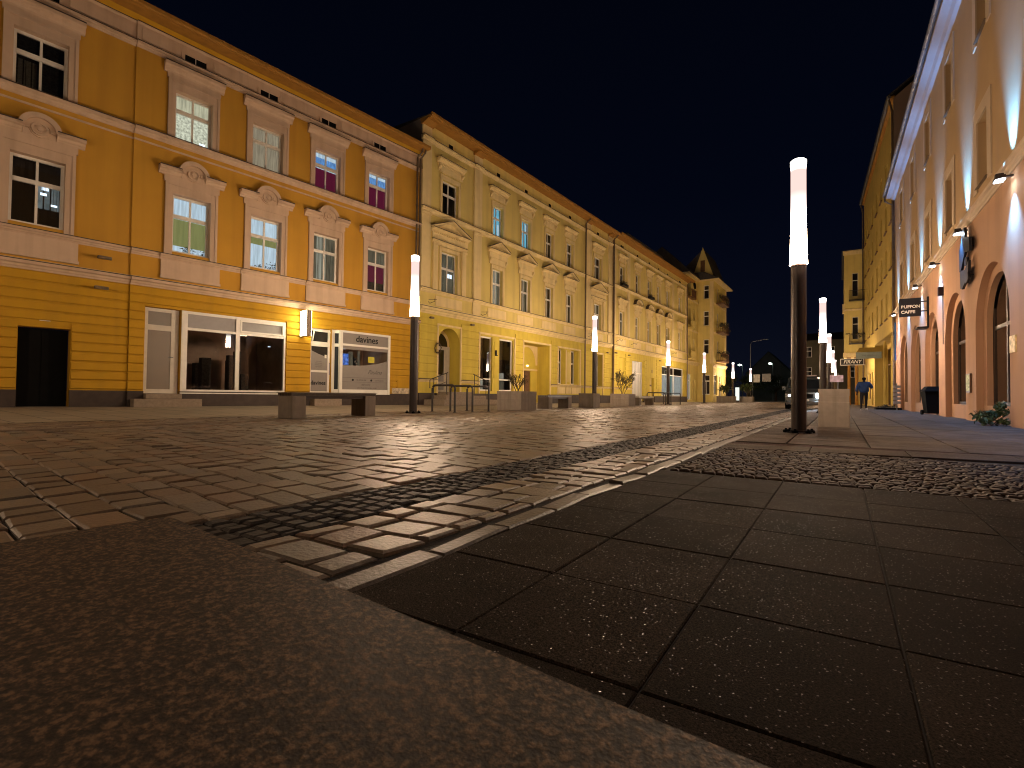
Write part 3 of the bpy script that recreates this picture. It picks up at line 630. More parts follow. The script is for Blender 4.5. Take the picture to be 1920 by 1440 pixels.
        for lx, lz, s_ in lights: mb.box(lx - s_, lx + s_, y0 + .5, y0 + .5 + s_, lz - s_ * .5, lz, 2)
        mb.build("shop_interior", [M['shopwall'], M['curtaind'], L_SPOT], f)
    interior(f, x0 + .1, x1, .58, 3.06, .14, 2.2, 3, [(-6.3, 2.25, .04)])
    # salon door and bay window
    x0, x1, Y = -5.06, -4.20, .12; mb = MB()
    for p, q in ((x0, x0 + .07), (x1 - .12, x1)): mb.box(p, q, Y, Y + .07, .5, 3.02)
    for za, zb in ((.5, .66), (1.38, 1.46), (2.36, 2.54), (2.94, 3.02)): mb.box(x0 + .07, x1 - .12, Y, Y + .07, za, zb)
    d = mb.build("salon_door", M['white'], b)
    mb = MB(); mb.box(x0 + .07, x1 - .12, Y + .03, Y + .04, .66, 1.38, 0); mb.box(x0 + .07, x1 - .12, Y + .032, Y + .04, 1.46, 2.36, 1)
    mb.prism([(x0 + .07, 1.46), (x1 - .12, 1.46), (x1 - .12, 2.0), (x1 - .3, 2.02), (x1 - .5, 2.08), (x0 + .07, 2.2)], Y + .022, Y + .031, 0); mb.box(x0 + .07, x1 - .12, Y + .03, Y + .04, 2.54, 2.94, 1)
    mb.box(x1 - .24, x1 - .16, Y + .016, Y + .021, 1.93, 2.06, 2)
    mb.build("pane", [M['film'], M['dark'], M['white']], d)
    text("lettering", "davines", .22, M['ink'], d, (-4.68, Y + .02, .98), sx=.92, offset=.003)
    for k, zz in enumerate((1.80, 1.73, 1.66, 1.59)): text("small_lettering", ["strzyżenie", "koloryzacja", "modelowanie", "zapraszamy"][k], .055, M['inkgrey'], d, (-4.68, Y + .018, zz), ext=.001)
    mb = MB(); mb.tube([(x1 - .06, Y - .04, 1.3), (x1 - .06, Y - .04, 1.75)], .014, 8); mb.tube([(x1 - .06, Y, 1.32), (x1 - .06, Y - .04, 1.32)], .01, 6); mb.tube([(x1 - .06, Y, 1.73), (x1 - .06, Y - .04, 1.73)], .01, 6); mb.build("handle", M['gutter'], d)
    # tilted fanlight of the salon door
    mb = MB(); a = .12
    mb.prof([(Y - .02, 2.55), (Y - .05, 2.55), (Y - .05 - a, 2.93), (Y - .02 - a, 2.93)], x0 + .07, x0 + .11); mb.prof([(Y - .02, 2.55), (Y - .05, 2.55), (Y - .05 - a, 2.93), (Y - .02 - a, 2.93)], x1 - .16, x1 - .12); mb.prof([(Y - .01 - a, 2.90), (Y - .05 - a, 2.90), (Y - .055 - a, 2.94), (Y - .015 - a, 2.94)], x0 + .11, x1 - .16)
    mb.build("fanlight", M['white'], d)
    x0, x1, z0, z1, Y = -4.19, -1.61, .55, 3.05, -.10; mb = MB(); xb = -3.90
    # sidelight slants out to the bay window
    mb.add([(x0, .16, z0), (x0 + .05, .12, z0), (xb, Y, z0), (xb - .05, Y + .09, z0), (x0, .16, z1), (x0 + .05, .12, z1), (xb, Y, z1), (xb - .05, Y + .09, z1)], [(0, 3, 2, 1), (4, 5, 6, 7), (0, 1, 5, 4), (1, 2, 6, 5), (2, 3, 7, 6), (3, 0, 4, 7)])
    def post(xa, ya, s_=.045): mb.box(xa - s_, xa + s_, ya - s_, ya + s_, z0 + .002, z1 - .002)
    post(x0 + .05, .13); post(xb, Y + .03, .06); post(x1 - .05, Y + .03, .05)
    for za, zb in ((z0, z0 + .2), (2.46, 2.54), (2.97, z1)): mb.box(xb + .06, x1 - .1, Y - .01, Y + .07, za, zb)
    f = mb.build("salon_window", M['white'], b)
    mb = MB(); mb.quad((xb, Y + .04, z0), (x1, Y + .04, z0), (x1, Y + .04, 2.5), (xb, Y + .04, 2.5)); mb.build("pane", GLD, f)
    ux, uy = xb - x0 - .05, Y - .12; q = lambda u, z: (x0 + .05 + ux * u - .004, .12 + uy * u - .004, z)
    mb = MB(); mb.quad(q(.28, .75), q(.72, .75), q(.72, 2.4), q(.28, 2.4)); mb.quad(q(.28, 2.52), q(.72, 2.52), q(.72, 2.92), q(.28, 2.92)); mb.build("sidelight_pane", mat("sidelight_glass", (.03, .035, .04), .12, .1, 3, spec=.7), f)
    mb = MB(); mb.box(xb + .05, x1 - .09, Y + .030, Y + .038, 2.52, 3.0, 0)
    pts = [(xb + .05, .7), (x1 - .09, .7), (x1 - .09, 1.98)] + [(xb + .05 + (x1 - xb - .14) * u, 1.66 + .34 * u ** 2.2 + .03 * math.cos(u * 3)) for u in (.9, .75, .6, .45, .3, .15, 0)]
    mb.prism(pts, Y + .02, Y + .03, 0); mb.box(xb + .06, x1 - .1, Y + .02, Y + .03, 2.33, 2.46, 0)
    mb.box(xb + .06, x1 - .1, Y + .014, Y + .019, 1.215, 1.225, 1); mb.box(xb + .06, x1 - .1, Y + .014, Y + .019, 1.045, 1.053, 1)
    for cx in (-3.35, -2.5): mb.prism([(cx + .045 * math.cos(t), 1.13 + .045 * math.sin(t)) for t in [k * .63 for k in range(10)]], Y + .012, Y + .019, 2)
    mb.build("film", [M['film'], M['inkgrey'], M['ink']], f)
    text("lettering", "davines", .37, M['ink'], f, (-2.72, Y + .020, 2.76), sx=.95, offset=.005)
    text("script_lettering", "Paulina", .24, M['inkgrey'], f, (-2.35, Y + .016, 1.46), shear=.5, ext=.001)
    text("small_lettering", "+48 600 000 000", .07, M['inkgrey'], f, (-2.98, Y + .016, 1.13), ext=.001); text("small_lettering", "salon fryzjerski", .07, M['inkgrey'], f, (-2.12, Y + .016, 1.13), ext=.001)
    text("small_lettering", "zapraszamy", .09, M['inkgrey'], f, (-2.75, Y + .016, .95), ext=.001); text("small_lettering", "salon fryzjerski damsko męski", .075, M['inkgrey'], f, (-2.7, Y + .016, .82), ext=.001)
    interior(f, x0 + .1, x1, .6, 3.02, .12, 1.8, 5, [(-3.3, 2.42, .05), (-2.8, 2.44, .03)])
    mb = MB(); mb.box(-2.2, -1.9, .6, .62, 1.9, 2.15, 0); mb.box(-3.5, -3.2, .5, .6, 1.75, 2.2, 1); mb.box(-3.15, -3.0, .5, .6, 1.6, 2.3, 2); mb.box(-2.75, -2.68, .5, .55, 1.7, 2.35, 2); mb.build("interior_display", [emit("yellow_poster", (.75, .5, .03), .8), emit("blue_glow", (.12, .25, .8), .9, noise=.6, fscale=12), L_GREY], f)
    s_ = empty("shop_light_box", b.matrix_basis @ Vector((-5.45, 0, 3.1)), b.rotation_euler.z, "bright white blank light box jutting from the yellow wall between shop window and salon door", "sign")
    mb = MB(); mb.box(-.085, .085, -.56, -.10, -.46, .46, 0); mb.build("box", M['pipe'], s_)
    mb = MB(); mb.box(-.012, .012, -.11, -.04, -.27, -.22, 0); mb.box(-.012, .012, -.11, -.04, .22, .27, 0); mb.build("bracket", M['pipe'], s_)
    for q in (-1, 1): mb = MB(); mb.box(*sorted((q * .086, q * .10)), -.548, -.112, -.448, .448, 0); mb.build("light_panel", emit("sign_face_light", (1.0, .90, .58), 17.0), s_)
    # meter cupboard, worn plinth patch, small fittings
    mb = MB(); mb.bbox(-1.19, -.43, -.07, .01, .86, 1.21, .008); mb.box(-1.10, -1.02, -.078, -.07, 1.0, 1.06, 0); mb.build("meter_cupboard", M['yellow'], b)
    mb = MB(); mb.box(-1.45, -.06, -.055, -.04, .605, .84); mb.build("worn_render_patch", mat("worn_render", (.5, .42, .3), .9, .5, 9, .4, 40), b)
    for x, y, z in ((-11.15, .08, 4.27), (-11.2, .08, 3.43)):
        mb = MB(); mb.tube([(x, y, z), (x, y - .12, z + .03), (x, y - .22, z)], .012, 6); mb.bbox(x - .17, x + .14, y - .30, y - .20, z - .05, z + .03, .012); mb.build("wall_fitting", M['pipe'], b)
    for x in (-.30, -.13):
        mb = MB(); mb.tube([(x, -.45, 11.46), (x, -.42, 11.35), (x, -.10, 11.15), (x, -.09, .35)], .045, 10)
        for z in (1.5, 4, 6.5, 9): mb.tube([(x, -.09, z), (x, -.09, z + .06)], .055, 10)
        mb.build("rain_pipe", M['pipe'], b)
    # door steps of the shops
    mb = MB(); mb.bbox(-10.48, -8.76, -.42, -.055, .10, .37, .01); mb.bbox(-10.17, -9.26, -.28, .3, .38, .52, .01); mb.build("step", M['stone'], b)
    mb = MB(); mb.bbox(-5.10, -4.0, -.40, -.055, .10, .40, .01); mb.build("step", M['stone'], b)
    return b
orange_building()

# ------------------------------------------------------------------ LEFT 2: cream yellow buildings
def console(mb, x, y, z, w_=.09, h=.22, d=.14):
    mb.prof([(y + .01, z), (y - d * .35, z), (y - d * .3, z + h * .3), (y - d, z + h * .75), (y - d, z + h), (y + .01, z + h)], x - w_ / 2, x + w_ / 2)
def hood_window(f, a, c, zt, zb, y, tm, base=11.12, h0=11.5, h1=11.73):
    s_, _ = surround(f, a, c, zb - .05, zt, .14, .045, tm, .06, y=y)
    s_.box(a - .2, c + .2, y - .035, y + .01, zt + .30, h0); s_.box(a - .12, c + .12, y - .055, y - .03, zt + .36, h0 - .06)
    s_.mould(a - .36, c + .36, h0, h1, .24, y); s_.box(a - .3, c + .3, y - .09, y + .01, h0 - .07, h0)
    for x in (a - .22, c + .22): console(s_, x, y, h0 - .36, .1, .29, .17)
    s_.build("surround", [tm, M['ledge_shade']], f)
def ped_window(f, a, c, zt, zb, y, tm, pil=False, seg=False, apex=8.9):
    s_, _ = surround(f, a, c, zb - .1, zt, .14, .045, tm, .04, y=y)
    e = .42 if not pil else .72
    z0 = 7.90 if not pil else 7.86
    s_.box(a - e + .16, c + e - .16, y - .06, y + .01, zt + .22, z0 + .05)
    if pil:
        for x in (a - .42, c + .42):
            s_.box(x - .14, x + .14, y - .09, y + .01, zb - .1, 7.55); s_.box(x - .18, x + .18, y - .13, y + .01, 7.55, 7.66)
        s_.mould(a - .62, c + .62, 7.67, 7.82, .14, y)
        for k in range(int((c - a + 1.1) / .12)): s_.box(a - .55 + k * .12, a - .49 + k * .12, y - .16, y + .01, 8.10, 8.17)
    else:
        for x in (a - .24, c + .24): console(s_, x, y, 7.62, .1, .3, .17)
    s_.mould(a - e, c + e, z0 + .3, z0 + .46, .26, y); s_.box(a - e + .08, c + e - .08, y - .1, y + .01, z0 + .05, z0 + .3)
    zb2 = z0 + .46; cx = (a + c) / 2
    if seg:
        n = 14; hw = (c - a) / 2 + e - .05; hh = apex - zb2
        pts = lambda k, s: (cx - (hw - s) * math.cos(math.pi * k / n), zb2 + (hh - s) * math.sin(math.pi * k / n))
        for k in range(n):
            s_.prism([pts(k, .12), pts(k, 0), pts(k + 1, 0), pts(k + 1, .12)], y + .01, y - .26); s_.prism([pts(k, -.002), pts(k, -.03), pts(k + 1, -.03), pts(k + 1, -.002)], y + .01, y - .275, 1)  # second prism: dark strip painting the shade above the curved hood
        s_.prism([pts(k, .10) for k in range(n + 1)], y + .01, y - .06)
    else:
        hw = (c - a) / 2 + e
        s_.prism([(cx - hw - .01, zb2 + .072), (cx - hw - .01, zb2 + .10), (cx, apex + .03), (cx, apex + .002)], y + .01, y - .285, 1); s_.prism([(cx, apex + .002), (cx, apex + .03), (cx + hw + .01, zb2 + .10), (cx + hw + .01, zb2 + .072)], y + .01, y - .285, 1)  # dark sloping strips: shade line above the pediment, put in as colour
        s_.prism([(cx - hw, zb2), (cx - hw, zb2 + .07), (cx, apex), (cx, apex - .12)], y + .01, y - .27); s_.prism([(cx, apex - .12), (cx, apex), (cx + hw, zb2 + .07), (cx + hw, zb2)], y + .01, y - .27)
        s_.prism([(cx - hw + .1, zb2 + .003), (cx, apex - .1), (cx + hw - .1, zb2 + .003)], y + .01, y - .07)
    s_.build("surround", [tm, M['ledge_shade']], f)

def cream_building():
    b = fac("cream_building", O1, PHI2, 'L', "pale yellow building with triangular pediments and arched doorway, between the orange one and the round hooded one", )
    b["label"] = "pale yellow building with triangular window pediments and two cyan lit windows, adjoining the orange building"
    T, C_, Mu = M['creamtrim'], M['cream'], M['mustard']; XR = 20.05
    W = [(1.33, 2.46), (5.2, 6.08), (7.84, 8.74), (10.44, 11.33), (13.0, 13.9), (17.0, 18.15)]; WZ = (9.171, 10.824); VZ = (5.465, 7.392)
    gh = [(1.22, 2.72, .72, 3.78, 'a', .75, .75), (4.24, 5.30, .80, 3.68, 'r', .22), (5.90, 7.16, .80, 3.68, 'r', .22), (8.2, 11.0, .15, 3.70, 'r', .9), (12.1, 13.0, 1.36, 3.66, 'r', .45), (13.74, 14.72, 1.36, 3.66, 'r', .45), (17.2, 18.42, 1.36, 3.66, 'r', .45)]
    mb = MB(); wall(mb, 0, XR, .6, 4.3, gh); zl = [1.30, 1.62, 1.98, 2.34, 2.70, 3.06, 3.42, 3.78, 4.1]
    rustic(mb, .02, XR - .15, zl, [(1.12, 2.82, .6, 3.92, 0), (4.12, 7.36, .6, 3.88, 0), (8.08, 11.2, .1, 3.84, 0), (11.95, 15.08, .6, 3.82, 0), (15.2, 15.65, 0, 5, 0), (16.9, 18.7, .6, 3.8, 0)], gap=.045, d=.04)
    mb.build("ground_floor_wall", Mu, b)
    uh = [(a, c, *WZ, 'r', .25) for a, c in W] + [(a, c, *VZ, 'r', .25) for a, c in W]
    mb = MB(); wall(mb, 0, XR, 4.3, 13.02, uh); mb.quad((0, 12, 0), (0, 0, 0), (0, 0, 13.0), (0, 12, 13.0)); mb.build("wall", C_, b)
    mb = MB(); mb.quad((-.004, 12, 11.3), (-.004, 0, 11.3), (-.004, 0, 13.2), (-.004, 12, 13.9)); mb.build("gable_render", mat("gable_grey", (.16, .14, .12), .9, .2, 1), b)
    mb = MB()
    for p, q in cut(.0, XR, [(1.12, 2.82), (8.2, 11.0)]): mb.box(p, q, -.06, .1, .05, .66)
    mb.build("plinth", M['plinth'], b)
    mb = MB()
    mb.fl = 1
    for p, q in cut(0.0, XR, [(1.12, 2.82), (4.12, 7.36), (8.08, 11.2)]): mb.mould(p, q, 1.16, 1.29, .10)
    mb.mould(0, XR, 4.30, 4.60, .20); mb.box(0, XR, -.05, .01, 4.61, 4.68); mb.mould(0, XR, 5.28, 5.44, .13); mb.mould(0, XR, 8.93, 9.14, .16); mb.mould(0, XR, 12.18, 12.38, .13)
    for p in ((0, .56), (3.6, 4.2), (15.65, 16.45), (19.25, XR)):
        mb.box(p[0], p[1], -.09, .01, 5.45, 8.80); mb.box(p[0] - .03, p[1] + .03, -.13, .01, 8.80, 8.92); mb.box(p[0], p[1], -.09, .01, 9.15, 12.17); mb.box(p[0], p[1], -.09, .01, 12.385, 12.99)
        mb.mould(p[0] - .03, p[1] + .03, 12.16, 12.375, .21); mb.mould(p[0] - .02, p[1] + .02, 5.26, 5.445, .19)
        if p[0] > 3: mb.box(p[0], p[1], -.06, .01, 4.68, 5.27)
    for a, c in W:      # panels below the first floor windows
        mb.box(a - .35, c + .35, -.035, .01, 4.74, 5.2)
    mb.build("cornice", [T, M['ledge_shade']], b)
    # trim round the ground floor openings
    for (x0, x1, z0, z1, t) in ((1.12, 2.82, .66, 3.92, .09), (4.14, 7.34, .66, 3.86, .1), (8.10, 11.16, .2, 3.82, .1), (11.97, 15.05, .67, 3.80, .1), (17.06, 18.56, .67, 3.80, .1)):
        mb = MB(); p = .05; mb.box(x0, x0 + t, -p, .01, z0, z1); mb.box(x1 - t, x1, -p, .01, z0, z1); mb.box(x0 + t, x1 - t, -p, .01, z1 - t, z1)
        if x0 == 11.97:
            mb.box(13.04, 13.14, -.04, .01, 1.38, 3.62); mb.box(13.60, 13.70, -.04, .01, 1.38, 3.62); mb.mould(12.07, 14.95, 1.22, 1.34, .14)
            mb.box(12.1, 12.95, -.04, .01, .74, 1.15); mb.box(13.05, 13.7, -.04, .01, .74, 1.15); mb.box(13.8, 14.9, -.04, .01, .74, 1.15)
        mb.build("opening_trim", T, b)
    for cx in (5.6, 13.37):   # slim arched niche panel on each pier
        mb = MB(); r = .17; mb.prism([(cx - r, 1.5)] + [(cx + r, 1.5)] + [(cx + r * math.cos(math.pi * k / 10), 3.35 + r * math.sin(math.pi * k / 10)) for k in range(11)], .01, -.03); mb.build("niche_panel", Mu if cx < 6 else C_, b)
    for a, c in W:
        mb = MB(); cx = (a + c) / 2; mb.box(cx - .14, cx + .14, -.008, .006, 12.42, 12.66); mb.build("attic_window", M['black'], b)
    mb = MB(); mb.prof([(.1, 13.02), (-.55, 13.02), (-.58, 13.06), (-.58, 13.13), (.1, 13.13)], -.02, XR + .1)
    for k in range(4): mb.prof([(.01, 12.86), (-.09, 12.86), (-.42, 12.97), (-.42, 13.015), (.01, 13.015)], *[(x0 - .05, x0 + .62) for x0 in (0, 3.6, 15.72, 19.3)][k])
    mb.build("eave_soffit", M['soffit'], b)
    mb = MB(); mb.prof([(-.585, 13.03), (-.64, 13.03), (-.68, 13.1), (-.68, 13.2), (-.585, 13.2)], -.04, XR + .05); mb.build("gutter", M['soffit'], b)
    mb = MB(); mb.prof([(-.56, 13.16), (12, 13.95), (12, 13.14), (-.5, 13.14)], -.03, XR + .04); mb.build("roof", M['rooft'], b)
    D, K = M['curtaind'], M['dark']
    sw = [[(0, 1, 0, 1, K)], [(0, 1, 0, 1, L_CYAN), (.82, 1, 0, .5, L_ICE)], [(0, 1, 0, 1, L_CYAN), (.85, 1, .62, .95, L_ICE)], [(0, 1, 0, 1, D)], [(0, 1, 0, 1, K)], [(0, 1, 0, 1, mat("curtain_blue_dark", (.02, .03, .07), .9, .4, 8))]]
    sv = [[(0, 1, 0, 1, L_GREY), (.6, .95, .42, .52, L_SPOT)], [(0, 1, 0, 1, L_GREYB), (0, .15, 0, 1, L_GREY), (.85, 1, 0, 1, L_GREY)], [(0, 1, 0, 1, L_GREY), (.0, .3, .2, 1, L_GREYB)], [(0, 1, 0, 1, D), (0, .25, 0, 1, L_GREY)], [(0, 1, 0, 1, D), (0, .3, 0, 1, L_GREY)], [(0, 1, 0, 1, L_GREY)]]
    for i, (a, c) in enumerate(W):
        f = win(b, a, c, *WZ, panels=sw[i], transom=.62, tw=.1, fw=.07); hood_window(f, a, c, WZ[1], WZ[0], 0, T)
        f = win(b, a, c, *VZ, panels=sv[i], transom=.60, tw=.1, fw=.07); ped_window(f, a, c, VZ[1], VZ[0], 0, T, pil=i in (0, 5), apex=8.9 if i in (0, 5) else 8.84)
        if i == 1: sill_plants(f, a + .3, c - .1, VZ[0] + .04, .30, 3, 31)
    # arched door in its deep recess
    mb = MB(); Y = .70; x0, x1 = 1.24, 2.70
    wall(mb, x0, x1, .72, 3.78, [(1.34, 2.60, .73, 2.72, 'r', .02)], y=Y); d = mb.build("recess_wall", M['creamtrim'], b)
    mb = MB(); Y = .64
    for p, q in ((1.26, 1.36), (2.30, 2.68)): mb.box(p, q, Y, Y + .06, .72, 2.95)
    for za, zb in ((.72, .82), (1.12, 1.22), (1.50, 1.56), (2.78, 2.95)): mb.box(1.36, 2.30, Y, Y + .055, za, zb)
    d = mb.build("arched_door", M['whited'], b)
    mb = MB(); mb.box(1.36, 2.30, Y + .03, Y + .04, 1.56, 2.78, 0); mb.box(1.36, 2.30, Y + .03, Y + .04, .82, 1.12, 1); mb.box(1.36, 2.30, Y + .03, Y + .04, 1.22, 1.5, 1)
    mb.prism([(1.3, 2.96), (2.55, 2.96)] + [(1.925 + .625 * math.cos(math.pi * k / 14), 2.96 + .66 * math.sin(math.pi * k / 14)) for k in range(15)], Y + .035, Y + .045, 0); mb.box(1.62, 1.86, Y + .02, Y + .03, 3.08, 3.32, 2)
    mb.build("pane", [mat("dark_door_glass", (.012, .010, .008), .08, .1, 3, spec=.7), M['filmd'], M['white']], d)
    mb = MB(); mb.box(2.18, 2.2, Y - .05, Y - .03, 1.5, 1.72); mb.box(2.17, 2.21, Y - .03, Y, 1.6, 1.62); mb.build("handle", M['gutter'], d)
    # tall shop panes
    for (x0, x1) in ((4.24, 5.30), (5.90, 7.16)):
        f = win(b, x0, x1, .80, 3.68, dep=.10, transom=.22 if x0 < 5 else .22, mull=0, fw=.08, panels=[(0, 1, .22, 1, M['shopwall']), (0, 1, 0, .22, L_GREYB)] if x0 < 5 else [(0, 1, .34, 1, M['curtaind']), (0, 1, .22, .36, L_GREYB), (0, 1, 0, .2, L_GREY)], gl=GLD, back=.5)
    mb = MB(); mb.box(5.5, 5.54, -.12, -.03, 2.75, 3.0); mb.box(5.5, 5.62, -.12, -.03, 2.70, 2.745); mb.build("letter_sign", M['ink'], b)
    # passage recess with blind arch and dark door
    Y = .9; mb = MB(); wall(mb, 8.2, 11.0, .15, 3.70, [(9.15, 10.25, .16, 2.12, 'r', .12)], y=Y)
    mb.prism([(8.95, 2.3), (10.75, 2.3)] + [(9.85 + .9 * math.cos(math.pi * k / 14), 2.5 + 1.02 * math.sin(math.pi * k / 14)) for k in range(15)], Y + .01, Y - .03); mb.build("recess_wall", Mu, b)
    mb = MB(); mb.box(9.05, 10.96, Y - .05, Y - .001, 2.14, 2.24); mb.box(9.05, 9.14, Y - .05, Y - .001, .16, 2.135)
    for s_ in (-1, 1):
        pts = [(9.85 + s_ * 1.14, 3.69), (9.85 + s_ * 0, 3.69)] + [(9.85 + s_ * .93 * math.sin(math.pi * k / 16), 2.5 + 1.1 * math.cos(math.pi * k / 16)) for k in range(9)] + [(9.85 + s_ * 1.14, 2.5)]
        mb.prism(pts, Y + .01, Y - .02)
    mb.build("recess_trim", T, b)
    mb = MB(); mb.box(9.16, 9.70, Y + .08, Y + .11, .17, 2.11, 0); mb.box(9.71, 10.24, Y + .05, Y + .10, .17, 2.11, 1); mb.build("passage_door", [M['black'], M['brownwood']], b)
    mb = MB(); mb.lathe([(.05, -.03), (.07, 0), (.05, .04)], (9.8, Y - .08, 2.42), 10); mb.build("door_lamp", emit("small_warm_lamp", (1, .8, .45), 8.0), b)
    for (x0, x1) in ((12.1, 13.0), (13.74, 14.72), (17.2, 18.42)):
        win(b, x0, x1, 1.36, 3.66, dep=.34, transom=.62, mull=0, fw=.07, tw=.12, panels=[(0, 1, 0, 1, K)])
    for x, z in ((.62, 4.12), (3.45, 4.13), (16.4, 3.95), (19.0, 3.9)):
        mb = MB(); mb.tube([(x, 0, z), (x, -.12, z + .02)], .012, 6); mb.bbox(x - .11, x + .11, -.24, -.12, z - .06, z + .03, .012); mb.build("wall_fitting", M['pipe'], b)
    for x, z in ((.55, 4.85), (4.3, 4.8), (16.0, 4.9)):    # bent iron holders
        mb = MB(); mb.tube([(x, 0, z), (x - .05, -.15, z - .1), (x + .12, -.3, z), (x + .05, -.36, z + .1)], .012, 6); mb.tube([(x, -.02, z + .1), (x + .3, -.25, z + .12)], .01, 6); mb.build("iron_bracket", M['rail'], b)
    for x, zt in ((15.43, 13.0), (19.95, 13.0)):
        mb = MB(); mb.tube([(x, -.5, 13.0), (x, -.45, 12.9), (x, -.17, 12.7), (x, -.16, .3)], .05, 10); mb.build("rain_pipe", M['pipe'], b)
    # stone steps with iron handrails
    mb = MB(); mb.bbox(.30, 4.25, -1.35, -.065, .1, .36, .012); mb.build("step", M['stone'], b)
    mb = MB(); mb.bbox(.75, 3.60, -1.02, -.065, .362, .55, .012); mb.build("step", M['stone'], b)
    mb = MB(); mb.bbox(1.22, 2.90, -.70, .62, .552, .72, .012); mb.build("step", M['stone'], b)
    for (xa, xb, za, zb) in ((.15, 1.15, 1.28, 1.60), (4.05, 2.95, 1.28, 1.60)):
        mb = MB(); y = -.72
        mb.tube([(xa - (xb - xa) * .12, y, za - .42), (xa - (xb - xa) * .12, y, za - .06), (xa, y, za), (xb, y, zb)], .022, 8)
        xm = xa + (xb - xa) * .12; mb.tube([(xm, y, za + .02), (xm, y, .4)], .018, 8); xm2 = xa + (xb - xa) * .93; mb.tube([(xm2, y, zb - .03), (xm2, y, .6)], .018, 8); mb.tube([(xm, y, za - .36), (xm2, y, zb - .42)], .012, 8)
        mb.build("handrail", M['rail'], b)
    # dried wreath hanging beside the arched door
    return b
cream = cream_building()
mb = MB(); rnd = random.Random(4)
for k in range(160):
    t = rnd.random() * 6.28; r = .2 + rnd.gauss(0, .02); t2 = t + rnd.uniform(.1, .5); r2 = .2 + rnd.gauss(0, .04)
    mb.tube([(r * math.cos(t), rnd.gauss(0, .02), r * 1.15 * math.sin(t)), (r2 * math.cos(t2), rnd.gauss(0, .02), r2 * 1.15 * math.sin(t2))], .006, 4)
wr = mb.build("door_wreath", M['bark'], None)
lp = cream.matrix_basis @ Vector((1.10, -.12, 2.75)); wr.location = lp; wr.rotation_euler.z = cream.rotation_euler.z
tag(wr, "thin twig wreath hanging at the left edge of the arched doorway", "wreath")

